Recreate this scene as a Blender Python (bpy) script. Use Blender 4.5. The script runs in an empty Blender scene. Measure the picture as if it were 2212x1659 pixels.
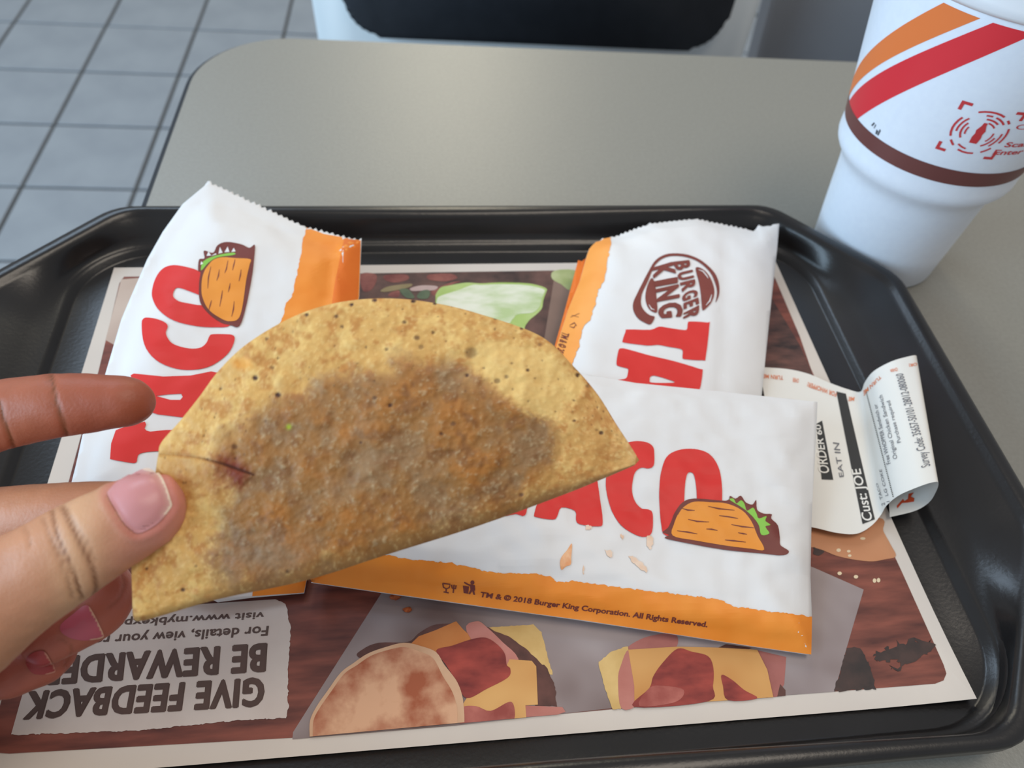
import bpy, bmesh, math, random
import numpy as np
from mathutils import Vector, Matrix, noise
from mathutils.bvhtree import BVHTree
from mathutils.geometry import tessellate_polygon
random.seed(7)
S = bpy.context.scene
COL = S.collection
# ------------------------------------------------------------------ camera
W, H = 2212, 1659
CAM = Vector((-0.0269, -0.1996, 0.2932)); PITCH, ROLL, YAW, F = 0.69735, 0.11803, -0.19039, 1752.37
ROT = Matrix.Rotation(YAW, 3, 'Z') @ Matrix.Rotation(PITCH, 3, 'X') @ Matrix.Rotation(ROLL, 3, 'Z')
cd = bpy.data.cameras.new('camera'); cam = bpy.data.objects.new('camera', cd); COL.objects.link(cam)
cam.matrix_world = Matrix.Translation(CAM) @ ROT.to_4x4()
cd.sensor_width = 36.0; cd.lens = F / W * 36.0; cd.clip_start = 0.01
cd.dof.use_dof = True; cd.dof.focus_distance = 0.275; cd.dof.aperture_fstop = 13.0
S.camera = cam
# ------------------------------------------------------------------ light
S.view_settings.view_transform = 'Standard'; S.view_settings.look = 'None'
S.view_settings.gamma = 1.0; S.view_settings.exposure = 0.0
S.view_settings.use_curve_mapping = False
wd = bpy.data.worlds.new('world'); S.world = wd; wd.use_nodes = True
bgn = wd.node_tree.nodes['Background']; bgn.inputs[0].default_value = (0.93, 0.96, 1.0, 1); bgn.inputs[1].default_value = 0.40
def area(name, loc, target, sx, sy, power, col):
    l = bpy.data.lights.new(name, 'AREA'); l.shape = 'RECTANGLE'; l.size = sx; l.size_y = sy; l.energy = power; l.color = col
    o = bpy.data.objects.new(name, l); COL.objects.link(o); o.location = loc
    o.rotation_euler = (Vector(target) - Vector(loc)).to_track_quat('-Z', 'Y').to_euler()
    return o
area('window_light', (-2.6, -0.6, 0.95), (0, 0.15, 0), 2.4, 1.5, 88, (0.56, 0.79, 1.0))
area('front_window_light', (0.2, 3.6, 2.1), (0.05, 0.1, 0), 0.6, 1.5, 25, (1.0, 0.91, 0.70))
area('ceiling_light', (0.5, -0.1, 2.0), (0.2, 0.2, 0), 1.2, 0.6, 15, (1.0, 0.88, 0.74))
area('high_window_light', (-1.15, 2.2, 2.0), (0, 0.1, 0), 1.0, 0.7, 17, (0.62, 0.80, 1.0))

# ------------------------------------------------------------------ survey helpers: points read off the photograph -> real places
def ray(px, py):
    return (ROT @ Vector(((px - W / 2) / F, -(py - H / 2) / F, -1.0)))
def at_depth(px, py, d): return CAM + ray(px, py) * d
def on_z(px, py, z):
    r = ray(px, py); return CAM + r * ((z - CAM.z) / r.z)
class Plane:
    def __init__(s, a, b, c):
        s.p = on_z(*a); n = (on_z(*b) - s.p).cross(on_z(*c) - s.p).normalized(); s.n = n if n.z > 0 else -n
    def at(s, px, py):
        r = ray(px, py); return CAM + r * ((s.p - CAM).dot(s.n) / r.dot(s.n))
def crop(ox, oy, k): return lambda pts: [(ox + x * k, oy + y * k) for x, y in pts]
cA = crop(0, 760, .4462); cB = crop(260, 600, .5154); cL = crop(0, 370, .3918); cR = crop(1160, 450, .2712)
cN = crop(640, 800, .5244); cE = crop(1640, 740, .3014); cK = crop(1700, 0, .3858); cG = crop(0, 1200, .3165)
cM = crop(640, 1200, .3436); cQ = crop(1250, 1100, .4349); cF = crop(700, 550, .2712)

# ------------------------------------------------------------------ materials
def lin(c): return tuple(((v / 255) / 12.92 if v / 255 <= .04045 else ((v / 255 + .055) / 1.055) ** 2.4) for v in c) + (1,)
def mk(name, c, rough=.55, c2=None, scale=40, stretch=(1, 1, 1), bump=0, bscale=None, spec=.5, detail=6, lo=.35, hi=.65, metal=0, sss=0, aniso=0):
    m = bpy.data.materials.new(name); m.use_nodes = True; nt = m.node_tree; b = nt.nodes['Principled BSDF']
    b.inputs['Roughness'].default_value = rough; b.inputs['Specular IOR Level'].default_value = spec; b.inputs['Metallic'].default_value = metal
    b.inputs['Base Color'].default_value = lin(c)
    if sss:
        b.inputs['Subsurface Weight'].default_value = sss; b.inputs['Subsurface Radius'].default_value = (1, .35, .2); b.inputs['Subsurface Scale'].default_value = .003
    if c2 or bump:
        tc = nt.nodes.new('ShaderNodeTexCoord'); mp = nt.nodes.new('ShaderNodeMapping'); mp.inputs['Scale'].default_value = stretch
        nt.links.new(tc.outputs['Object'], mp.inputs['Vector'])
    if c2:
        n = nt.nodes.new('ShaderNodeTexNoise'); n.inputs['Scale'].default_value = scale; n.inputs['Detail'].default_value = detail
        r = nt.nodes.new('ShaderNodeValToRGB'); e = r.color_ramp.elements
        e[0].position = lo; e[1].position = hi; e[0].color = lin(c); e[1].color = lin(c2)
        nt.links.new(mp.outputs[0], n.inputs['Vector']); nt.links.new(n.outputs['Fac'], r.inputs[0]); nt.links.new(r.outputs[0], b.inputs['Base Color'])
    if bump:
        n2 = nt.nodes.new('ShaderNodeTexNoise'); n2.inputs['Scale'].default_value = bscale or scale; n2.inputs['Detail'].default_value = 5
        bp = nt.nodes.new('ShaderNodeBump'); bp.inputs['Strength'].default_value = bump; bp.inputs['Distance'].default_value = .0006
        nt.links.new(mp.outputs[0], n2.inputs['Vector']); nt.links.new(n2.outputs['Fac'], bp.inputs['Height']); nt.links.new(bp.outputs[0], b.inputs['Normal'])
    return m
def mk_attr(name, rough, bump=0, bscale=500, sss=0, spec=.4, mott=0.0, mscale=300):
    """base colour painted per vertex (own pigment, plus some painted-in shade and sheen), with a little fine grain"""
    m = mk(name, (200, 150, 100), rough, bump=bump, bscale=bscale, sss=sss, spec=spec); nt = m.node_tree; b = nt.nodes['Principled BSDF']
    a = nt.nodes.new('ShaderNodeAttribute'); a.attribute_name = 'Col'
    out = a.outputs['Color']
    if mott:
        tc = nt.nodes.new('ShaderNodeTexCoord'); n = nt.nodes.new('ShaderNodeTexNoise'); n.inputs['Scale'].default_value = mscale; n.inputs['Detail'].default_value = 4
        nt.links.new(tc.outputs['Object'], n.inputs['Vector'])
        mr = nt.nodes.new('ShaderNodeMapRange'); mr.inputs['From Min'].default_value = .3; mr.inputs['From Max'].default_value = .7
        mr.inputs['To Min'].default_value = 1 - mott; mr.inputs['To Max'].default_value = 1 + mott
        mx = nt.nodes.new('ShaderNodeVectorMath'); mx.operation = 'SCALE'
        nt.links.new(n.outputs['Fac'], mr.inputs[0]); nt.links.new(out, mx.inputs[0]); nt.links.new(mr.outputs[0], mx.inputs['Scale']); out = mx.outputs[0]
    nt.links.new(out, b.inputs['Base Color'])
    return m

# ------------------------------------------------------------------ object helpers
def link(o, parent=None, **tags):
    COL.objects.link(o)
    if parent: o.parent = parent
    for k, v in tags.items(): o[k] = v
    return o
def mesh_obj(name, verts, faces, mat, parent=None, smooth=True, **tags):
    me = bpy.data.meshes.new(name); me.from_pydata([tuple(v) for v in verts], [], faces); me.update()
    if smooth: me.polygons.foreach_set('use_smooth', [True] * len(me.polygons))
    for m in (mat if isinstance(mat, (list, tuple)) else [mat]): me.materials.append(m)
    return link(bpy.data.objects.new(name, me), parent, **tags)
def bm_obj(name, bm, mat, parent=None, smooth=True, **tags):
    me = bpy.data.meshes.new(name); bm.to_mesh(me); bm.free()
    if smooth: me.polygons.foreach_set('use_smooth', [True] * len(me.polygons))
    me.materials.append(mat)
    return link(bpy.data.objects.new(name, me), parent, **tags)
def empty(name, loc, **tags):
    o = bpy.data.objects.new(name, None); o.location = loc; o.empty_display_size = .02
    return link(o, None, **tags)
def attach(o, parent):          # parent keeping the world place
    o.parent = parent; o.matrix_parent_inverse = Matrix.Translation(parent.location).inverted(); return o
def set_col(o, cols):
    at = o.data.color_attributes.new('Col', 'FLOAT_COLOR', 'POINT')
    c = np.ones((len(cols), 4), np.float32); c[:, :3] = cols; at.data.foreach_set('color', c.ravel())
def bvh_of(o):
    me = o.data; return BVHTree.FromPolygons([v.co.copy() for v in me.vertices], [tuple(p.vertices) for p in me.polygons])
def catmull(pts, n=6, closed=True):
    out = []; L = len(pts); rng = range(L if closed else L - 1)
    for i in rng:
        p = [Vector(pts[(i + k) % L] if closed else pts[max(0, min(L - 1, i + k))]) for k in (-1, 0, 1, 2)]
        for j in range(n):
            t = j / n
            out.append(tuple(.5 * ((2 * p[1]) + (p[2] - p[0]) * t + (2 * p[0] - 5 * p[1] + 4 * p[2] - p[3]) * t * t + (3 * p[1] - p[0] - 3 * p[2] + p[3]) * t ** 3)))
    if not closed: out.append(tuple(pts[-1]))
    return out
def resample(pts, step, closed=True):
    out = []; L = len(pts)
    for i in range(L if closed else L - 1):
        a = Vector(pts[i]); b = Vector(pts[(i + 1) % L]); n = max(1, int((b - a).length / step))
        out += [tuple(a.lerp(b, j / n)) for j in range(n)]
    if not closed: out.append(tuple(pts[-1]))
    return out
def ragged(pts, amp, step=4, seed=0, closed=False):
    out = []
    for (x, y) in resample(pts, step, closed):
        q = Vector((x * .09 + seed, y * .09, seed * 1.7)); q2 = q * 3.1
        out.append((x + amp * (noise.noise(q) + .7 * noise.noise(q2)), y + amp * (noise.noise(q + Vector((9, 5, 2))) + .7 * noise.noise(q2 + Vector((3, 8, 1))))))
    return out
def flat_bm(polys):
    """polys: list of (outer, [holes]) in 2-D -> triangulated bmesh"""
    bm = bmesh.new()
    for outer, holes in polys:
        loops = [[Vector((x, y, 0)) for x, y in outer]] + [[Vector((x, y, 0)) for x, y in h] for h in holes]
        vs = [bm.verts.new(v) for l in loops for v in l]
        for t in tessellate_polygon(loops):
            try: bm.faces.new([vs[i] for i in t])
            except ValueError: pass
    return bm
def grid_cut(bm, step):
    xs = [v.co.x for v in bm.verts]; ys = [v.co.y for v in bm.verts]
    if not xs: return
    for ax, lo, hi in ((0, min(xs), max(xs)), (1, min(ys), max(ys))):
        k = math.floor(lo / step) + 1
        while k * step < hi:
            co = Vector((0, 0, 0)); co[ax] = k * step; no = Vector((0, 0, 0)); no[ax] = 1
            bmesh.ops.bisect_plane(bm, geom=bm.verts[:] + bm.edges[:] + bm.faces[:], plane_co=co, plane_no=no, dist=1e-5)
            k += 1
def lay(bm, bvh, z0, off):
    """put the flat print on the surface it is printed on"""
    for v in bm.verts:
        r = ray(v.co.x, v.co.y); hit = bvh.ray_cast(CAM, r.normalized()) if bvh else (None,)
        if hit[0] is None:
            p = on_z(v.co.x, v.co.y, z0); n = Vector((0, 0, 1))
        else:
            p, n = hit[0], hit[1]
            if n.dot(r) > 0: n = -n
        v.co = p + n * (off + v.co.z)
    bm.normal_update()
    for f_ in bm.faces:
        if f_.normal.dot(f_.calc_center_median() - CAM) > 0: f_.normal_flip()
class Paper:
    """something printed on: surface object + its search tree"""
    def __init__(s, obj, z0, step, off=.00012): s.o, s.z0, s.step, s.b, s.off = obj, z0, step, bvh_of(obj), off
    def each(s, name, polys, mat, level=1):
        for p in polys: s.print(name, [p], mat, level)
    def print(s, name, polys, mat, level=1, label=None, on=None):
        polys = [(p if isinstance(p, tuple) and len(p) == 2 and isinstance(p[1], list) and not isinstance(p[0], (int, float)) and (not p[1] or isinstance(p[1][0], list)) else (p, [])) for p in polys]
        bm = flat_bm(polys); grid_cut(bm, s.step); lay(bm, s.b, s.z0, s.off + s.off * .6 * level)
        o = bm_obj(name, bm, mat, on or s.o)
        if label: o['label'] = label
        return o
    def text(s, name, items, mat, level=2, label=None, on=None):
        bm = bmesh.new()
        for it in items: text_into(bm, *it)
        grid_cut(bm, s.step); lay(bm, s.b, s.z0, s.off + s.off * .6 * level)
        o = bm_obj(name, bm, mat, on or s.o)
        if label: o['label'] = label
        return o
def text_into(bm, txt, p00, p01, p10, p11, bold=.0, sq=1.0, fat=0.0):
    """letters between start-baseline, start-cap-top, end-baseline, end-cap-top"""
    cu = bpy.data.curves.new('t', 'FONT'); cu.body = txt; cu.offset = bold; cu.resolution_u = 3; cu.space_character = sq
    o = bpy.data.objects.new('t', cu); COL.objects.link(o)
    dg = bpy.context.evaluated_depsgraph_get(); me = bpy.data.meshes.new_from_object(o.evaluated_get(dg))
    bpy.data.objects.remove(o); bpy.data.curves.remove(cu)
    b2 = bmesh.new(); b2.from_mesh(me); bpy.data.meshes.remove(me)
    bmesh.ops.remove_doubles(b2, verts=b2.verts[:], dist=1e-5)
    x0 = min(v.co.x for v in b2.verts); x1 = max(v.co.x for v in b2.verts); cap = .72
    P = [Vector(p) for p in (p00, p01, p10, p11)]
    for lay_, (sx, sy) in enumerate(((0, 0),) if not fat else ((-fat, 0), (0, 0), (fat, 0), (0, fat * .5), (0, -fat * .5))):
        vs = {}
        for v in b2.verts:
            u = (v.co.x + sx - x0) / (x1 - x0); w = (v.co.y + sy) / cap
            a = P[0].lerp(P[2], u); b = P[1].lerp(P[3], u)
            q = a + (b - a) * w; vs[v] = bm.verts.new((q.x, q.y, lay_ * .000015))
        for f_ in b2.faces:
            try: bm.faces.new([vs[v] for v in f_.verts])
            except ValueError: pass
    b2.free()
def stroke(pts, w, taper=True):
    """a brush stroke polygon along pts"""
    P = [Vector(p) for p in pts]; L, Rr = [], []
    for i, p in enumerate(P):
        d = (P[min(i + 1, len(P) - 1)] - P[max(i - 1, 0)]).normalized(); n = Vector((-d.y, d.x))
        ww = w / 2 * (1 if not taper else (.35 if i in (0, len(P) - 1) else 1)); L.append(tuple(p + n * ww)); Rr.append(tuple(p - n * ww))
    return L + Rr[::-1]
def disc(cx, cy, rx, ry=None, n=10, rot=0):
    ry = ry or rx
    return [(cx + rx * math.cos(a) * math.cos(rot) - ry * math.sin(a) * math.sin(rot), cy + rx * math.cos(a) * math.sin(rot) + ry * math.sin(a) * math.cos(rot)) for a in [2 * math.pi * i / n for i in range(n)]]

# ================================================================== floor (structure)
FZ = -.74; TH = .0391; TS = .21222; T0 = (-1.0259, 1.787)
UX = Vector((math.cos(TH), -math.sin(TH))); UY = Vector((math.sin(TH), math.cos(TH)))
m_grout = mk('dark_grout', (58, 58, 58), .9, (72, 70, 68), 60)
m_tile = mk('grey_floor_tile', (143, 149, 156), .42, (153, 159, 165), 9, bump=.15, bscale=250, spec=.4)
def rect_prism(bm, c, ux, uy, hx, hy, z0, z1):
    vs = [bm.verts.new((*(c + ux * (sx * hx) + uy * (sy * hy)), z)) for z in (z0, z1) for sx, sy in ((-1, -1), (1, -1), (1, 1), (-1, 1))]
    for f_ in ((3, 2, 1, 0), (4, 5, 6, 7), (0, 1, 5, 4), (1, 2, 6, 5), (2, 3, 7, 6), (3, 0, 4, 7)): bm.faces.new([vs[i] for i in f_])
bm = bmesh.new(); rect_prism(bm, Vector((0.2, 1.3)), UX, UY, 4.2, 4.2, FZ - .05, FZ - .003)
m_floor = mk('tiled_floor_far', (148, 154, 160), .42); nt = m_floor.node_tree     # beyond the tiles built one by one the same grid goes on as material
tc = nt.nodes.new('ShaderNodeTexCoord'); mp = nt.nodes.new('ShaderNodeMapping'); bt = nt.nodes.new('ShaderNodeTexBrick')
mp.inputs['Rotation'].default_value = (0, 0, TH); mp.inputs['Location'].default_value = (-T0[0], -T0[1] + 40 * TS, 0)
bt.offset = 0; bt.squash = 1
for k_, v_ in (('Scale', 1), ('Brick Width', TS), ('Row Height', TS), ('Mortar Size', .0037), ('Mortar Smooth', .1), ('Color1', lin((146, 152, 159))), ('Color2', lin((152, 158, 164))), ('Mortar', lin((62, 62, 62)))): bt.inputs[k_].default_value = v_
nt.links.new(tc.outputs['Object'], mp.inputs['Vector']); nt.links.new(mp.outputs[0], bt.inputs['Vector']); nt.links.new(bt.outputs['Color'], nt.nodes['Principled BSDF'].inputs['Base Color'])
floor = bm_obj('floor', bm, m_floor, None, False, kind='structure')
bm = bmesh.new(); hw = TS / 2 - .0036
vs = []
for z, k in ((-.006, 0), (-.0012, 0), (0, .0012)):
    vs.append([bm.verts.new((*(UX * (sx * (hw - k)) + UY * (sy * (hw - k))), z)) for sx, sy in ((-1, -1), (1, -1), (1, 1), (-1, 1))])
for a, b in ((0, 1), (1, 2)):
    for i in range(4): bm.faces.new([vs[a][i], vs[a][(i + 1) % 4], vs[b][(i + 1) % 4], vs[b][i]])
bm.faces.new(vs[2])
tile_me = bpy.data.meshes.new('tile'); bm.to_mesh(tile_me); bm.free(); tile_me.materials.append(m_tile)
for j in range(-4, 13):
    for i in range(-4, 13):
        p = Vector((T0[0] * UX.x, T0[0] * UX.y)) + UY * T0[1] + UX * ((i + .5) * TS) - UY * ((j + .5) * TS)
        t = bpy.data.objects.new('tile', tile_me); t.location = (p.x, p.y, FZ + random.uniform(-.0004, .0004)); link(t, floor)

m_wall = mk('pale_wall_paint', (206, 204, 198), .7, (212, 210, 204), 6)
bm = bmesh.new(); rect_prism(bm, Vector((0.2, 1.3)) + UY * 4.1, UX, UY, 4.2, .06, FZ - .003, FZ + 2.75)
bm_obj('wall_back', bm, m_wall, None, False, kind='structure')
# ================================================================== table
def rrect(x0, x1, y0, y1, r, n=8):
    out = []
    for cx, cy, a0 in ((x1 - r, y1 - r, 0), (x0 + r, y1 - r, 90), (x0 + r, y0 + r, 180), (x1 - r, y0 + r, 270)):
        out += [(cx + r * math.cos(math.radians(a0 + 90 * i / n)), cy + r * math.sin(math.radians(a0 + 90 * i / n))) for i in range(n + 1)]
    return out
def loft(bm, rings, cap0=True, cap1=True):
    R_ = [[bm.verts.new(p) for p in r] for r in rings]; n = len(R_[0])
    for a, b in zip(R_, R_[1:]):
        for i in range(n): bm.faces.new([a[i], a[(i + 1) % n], b[(i + 1) % n], b[i]])
    if cap0: bm.faces.new(R_[0][::-1])
    if cap1: bm.faces.new(R_[-1])
    return R_
def tw(x, y, z=0): q = UX * x + UY * y; return (q.x, q.y, z)
table = empty('table', (*tw(.42, 0)[:2], FZ), label='grey-beige laminate restaurant table with a dark edge band, under the tray', category='table')
m_lam = mk('taupe_laminate', (136, 134, 126), .36, (142, 140, 132), 500, bump=.22, bscale=900, spec=.55)
m_edge = mk('dark_edge_band', (40, 44, 50), .4)
m_steel = mk('black_steel', (34, 34, 36), .45, bump=.1, bscale=300)
TX0, TX1, TY0, TY1 = -.178, 1.05, -.40, .3593
bm = bmesh.new(); o2 = rrect(TX0 + .002, TX1 - .002, TY0 + .002, TY1 - .002, .062, 14)
loft(bm, [[tw(x, y, -.03) for x, y in o2], [tw(x, y, -.0006) for x, y in o2], [tw(x, y, 0) for x, y in rrect(TX0 + .0026, TX1 - .0026, TY0 + .0026, TY1 - .0026, .0615, 14)]])
attach(bm_obj('tabletop', bm, m_lam, smooth=False), table)
bm = bmesh.new(); a = rrect(TX0 - .001, TX1 + .001, TY0 - .001, TY1 + .001, .065, 14); b = rrect(TX0 + .0024, TX1 - .0024, TY0 + .0024, TY1 - .0024, .0616, 14)
rg = [[tw(x, y, z) for x, y in q] for q, z in ((b, -.031), (a, -.029), (a, -.002), (b, -.0002))]
loft(bm, rg, False, False); attach(bm_obj('edge_band', bm, m_edge), table)
def lathe(bm, prof, c=(0, 0), n=32, cap0=True, cap1=True):
    return loft(bm, [[(c[0] + r * math.cos(2 * math.pi * i / n), c[1] + r * math.sin(2 * math.pi * i / n), z) for i in range(n)] for z, r in prof], cap0, cap1)
bm = bmesh.new(); lathe(bm, [(FZ + .03, .04), (-.045, .04), (-.045, .17), (-.031, .17)], tw(.42, 0)[:2]); attach(bm_obj('column', bm, m_steel), table)
bm = bmesh.new(); lathe(bm, [(FZ, .28), (FZ + .012, .28), (FZ + .03, .06)], tw(.42, 0)[:2]); attach(bm_obj('base', bm, m_steel), table)

# ================================================================== chairs across the table
def slab(bm, pts, axis_pt, d):   # extrude a planar outline (list of 3-D points) by vector d
    a = [bm.verts.new(p) for p in pts]; b = [bm.verts.new(Vector(p) + Vector(d)) for p in pts]; n = len(a)
    bm.faces.new(a); bm.faces.new(b[::-1])
    for i in range(n): bm.faces.new([a[(i + 1) % n], a[i], b[i], b[(i + 1) % n]])
m_shell = mk('pale_grey_plastic', (224, 230, 232), .4, (218, 226, 230), 8)
m_pad = mk('black_vinyl', (38, 41, 47), .5, (43, 46, 52), 60, bump=.3, bscale=400)
m_shell2 = mk('dark_grey_plastic', (142, 142, 146), .45, (136, 136, 140), 10)
def rr_taper(w0, w1, z0, z1, r, n=7):   # rounded outline, width w0 at z0 and w1 at z1
    pts = rrect(-1, 1, z0, z1, 0.0001, 1); out = []
    for (x, z) in rrect(-w1 / 2, w1 / 2, z0, z1, r, n):
        k = (z - z0) / (z1 - z0); out.append((x * (w0 + (w1 - w0) * k) / w1, z))
    return out
def chair(cx, cy, w0, w1, zb, zt, mshell, padded, label, bend=0.0, thick=.03):
    root = empty('dining_chair', (*tw(cx, cy)[:2], FZ), label=label, category='chair')
    def pt(x, y, z): return Vector((*tw(cx + x, cy + y)[:2], z))
    def back(z): return .10 * (z + .13)
    bm = bmesh.new()
    cols = 24; o_ = rr_taper(w0, w1, zb, zt, .05)
    pf = [pt(x, back(z) + bend * (x / w1 * 2) ** 2, z) for x, z in o_]
    slab(bm, pf, None, Vector((*tw(0, thick)[:2], 0))); bmesh.ops.bevel(bm, geom=bm.edges[:], offset=.004, segments=2, affect='EDGES')
    attach(bm_obj('backrest', bm, mshell), root)
    if padded:
        bm = bmesh.new(); o_ = rr_taper(.385, .412, -.122, zt - .03, .035)
        slab(bm, [pt(x, back(z) - .014, z) for x, z in o_], None, Vector((*tw(0, .013)[:2], 0))); bmesh.ops.bevel(bm, geom=bm.edges[:], offset=.005, segments=3, affect='EDGES')
        attach(bm_obj('back_pad', bm, m_pad), root)
    sz = -.30
    bm = bmesh.new(); slab(bm, [pt(x, y, sz - .025) for x, y in rrect(-.2, .2, -.36, .0, .06)], None, (0, 0, .035)); attach(bm_obj('seat', bm, m_pad if padded else mshell), root)
    for sx in (-1, 1):
        for y0 in (-.32, -.02):
            bm = bmesh.new(); bmesh.ops.create_cone(bm, cap_ends=True, segments=12, radius1=.013, radius2=.013, depth=abs(FZ - sz) - .025)
            p = pt(sx * .17, y0, (FZ + sz - .025) / 2); bmesh.ops.translate(bm, verts=bm.verts[:], vec=p); attach(bm_obj('leg', bm, m_steel), root)
        bm = bmesh.new(); slab(bm, [pt(sx * .15 - .015, 0, sz), pt(sx * .15 + .015, 0, sz), pt(sx * .15 + .015, .02, zb + .06), pt(sx * .15 - .015, .02, zb + .06)], None, Vector((*tw(0, .02)[:2], 0)))
        attach(bm_obj('back_support', bm, m_steel), root)
    return root
chair(.087, .610, .43, .478, -.26, .10, m_shell, True, 'pale grey chair with black padded backrest facing the table across from the tray')
chair(.545, .640, .37, .38, -.26, .10, m_shell2, False, 'plain dark grey chair behind the table beside the tall paper cup', bend=.05)

# ================================================================== tray
m_tray = mk('black_tray_plastic', (26, 24, 24), .28, (31, 29, 29), 30, bump=.1, bscale=700, spec=.5)
OCT = [(.1735, .148), (-.1735, .148), (-.2262, .090), (-.2262, -.062), (-.1765, -.139), (.1765, -.139), (.2262, -.062), (.2262, .090)]
INN = [(.186, .1285), (-.186, .1285), (-.186, -.1265), (.186, -.1265)]
TC = Vector((0, .003))
def radial(poly, r, ang):
    """distance from TC to the outline (polygon with corners rounded by r) along each angle"""
    P = [Vector(p) for p in poly]; n = len(P); E_ = []
    for i in range(n):
        a, b = P[i], P[(i + 1) % n]; d = (b - a).normalized(); nn = Vector((d.y, -d.x))
        if nn.dot(a - TC) < 0: nn = -nn
        E_.append((nn, nn.dot(a) - r))
    Q = []
    for i in range(n):
        (n1, d1), (n2, d2) = E_[i - 1], E_[i]; det = n1.x * n2.y - n1.y * n2.x
        Q.append(Vector(((d1 * n2.y - d2 * n1.y) / det, (n1.x * d2 - n2.x * d1) / det)))
    res = []
    for t in ang:
        u = Vector((math.cos(t), math.sin(t))); lo, hi = 0, .4
        for _ in range(30):
            m_ = (lo + hi) / 2; p = TC + u * m_
            s = max(nn.dot(p) - d for nn, d in E_)
            if s > 0:
                s = min((p - (Q[i] + (Q[(i + 1) % n] - Q[i]) * max(0, min(1, (p - Q[i]).dot(Q[(i + 1) % n] - Q[i]) / (Q[(i + 1) % n] - Q[i]).length_squared)))).length for i in range(n))
            if s > r: hi = m_
            else: lo = m_
        res.append(lo)
    return np.array(res)
NA = 360
angs = [2 * math.pi * i / NA for i in range(NA)]
ro = radial(OCT, .022, angs); ri = radial(INN, .034, angs)
def ring(r, z): return [(TC.x + r[i] * math.cos(angs[i]), TC.y + r[i] * math.sin(angs[i]), z) for i in range(NA)]
bm = bmesh.new()
mixr = lambda k: (ri + .006) * (1 - k) + (ro - .009) * k
rings = [ring(ri * .9, .0048), ring(ri, .0048), ring(ri + .0012, .0054), ring(ri + .0026, .0078), ring(ri + .0045, .0086), ring(mixr(.06), .0092), ring(mixr(.3), .0125), ring(mixr(.65), .0165), ring(mixr(.92), .0192), ring(ro - .0088, .0200),
         ring(ro - .0074, .0216), ring(ro - .0058, .0222), ring(ro - .002, .0221), ring(ro - .0006, .0214), ring(ro, .0200), ring(ro - .0004, .0150), ring(ro - .003, .0146), ring(ro - .0035, .0165), ring(mixr(.6), .0110), ring(ri + .004, .0035), ring(ri - .004, .0006), ring(ri * .9, .0006)]
loft(bm, rings)
tray = bm_obj('serving_tray', bm, m_tray, label='black plastic serving tray with rounded corners and raised rim on the table', category='tray')

# ================================================================== placemat
m_border = mk('placemat_paper', (218, 208, 198), .6, (213, 203, 194), 30)
mz = .006
bm = flat_bm([([(-.1725, -.1188), (.1725, -.1188), (.1725, .1188), (-.1725, .1188)], [])]); grid_cut(bm, .012)
for v in bm.verts:
    dx, dy = v.co.x - .1725, v.co.y + .1188
    d = math.hypot(min(dx + .02, 0) if dx < 0 else 0, dy); cr = max(0, 1 - math.hypot(dx, dy) / .05)
    v.co.z = mz + .0022 * cr * cr 
bmesh.ops.solidify(bm, geom=bm.faces[:], thickness=.00015)
mat_o = bm_obj('paper_placemat', bm, m_border, None, False, label='printed paper placemat with white border lying in the black tray', category='placemat')
PM = Paper(mat_o, mz, 40, .0001)
m_wood = mk('printed_wood', (70, 32, 29), .6, (150, 82, 66), 34, (1, 5.5, 1), lo=.28, hi=.74, detail=12)
wood = catmull([(262, 598), (300, 594)], 1) and [(268, 598), (700, 592), (1242, 585), (1640, 585), (1668, 590), (1676, 605)] + [(1727, 725), (1751, 795), (1904, 1141), (1950, 1240), (2038, 1436), (2044, 1455), (2038, 1470), (2020, 1477)] + [(1881, 1488), (1400, 1525), (700, 1590), (20, 1628), (-8, 1626), (-22, 1608)] + [(20, 1450), (147, 1046), (213, 801), (258, 612)]
PM.print('wood_print', [wood], m_wood, 0)
m_dim = mk('printed_dark_wood', (44, 28, 27), .6, (116, 76, 66), 75, (1, 3, 1), lo=.3, hi=.7, detail=10)
PM.print('dark_wood_print', [[(1560, 640), (1664, 640), (1727, 745), (1790, 890), (1600, 900)]], m_dim, 1)
m_pale = mk('printed_pale_tan', (186, 160, 146), .6, (206, 186, 172), 25)
PM.print('wrapper_print', [[(262, 604), (340, 598), (340, 700), (246, 745), (228, 735)]], m_pale, 1)
m_burg = mk('printed_burger', (56, 38, 36), .6, (112, 78, 70), 70, lo=.35, hi=.68)
PM.print('burger_print', [cF([(260, 152), (1840, 128), (1800, 400), (1770, 700), (1600, 900), (200, 900)])], m_burg, 1)
m_meat = mk('printed_meat', (112, 50, 48), .6, (150, 88, 78), 120)
PM.each('meat_print', [catmull(cF(p), 4) for p in ([(290, 160), (400, 155), (420, 200), (380, 280), (310, 290)], [(490, 165), (650, 160), (670, 200), (560, 225), (480, 200)], [(840, 160), (1010, 155), (1060, 190), (960, 215), (830, 200)], [(540, 300), (600, 290), (590, 340), (510, 330)], [(860, 290), (1010, 225), (1090, 215), (1000, 250), (890, 330)])], m_meat, 2)
m_olive = mk('printed_olive', (122, 110, 66), .6, (148, 132, 96), 60)
PM.print('pickle_print', [catmull(cF([(450, 290), (520, 255), (690, 235), (680, 262), (560, 290), (480, 300)]), 4)], m_olive, 3)
m_onion = mk('printed_onion', (176, 146, 146), .6, (196, 172, 168), 60)
PM.print('onion_print', [catmull(cF([(690, 270), (780, 248), (900, 255), (880, 285), (780, 290), (700, 292)]), 4)], m_onion, 3)
m_herb = mk('printed_herb', (74, 92, 70), .6, (96, 112, 84), 90)
PM.each('herb_print', [catmull(cF(p), 3) for p in ([(600, 285), (660, 275), (700, 310), (720, 350), (650, 345)], [(740, 330), (780, 290), (840, 290), (830, 350), (760, 355)])], m_herb, 4)
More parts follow.
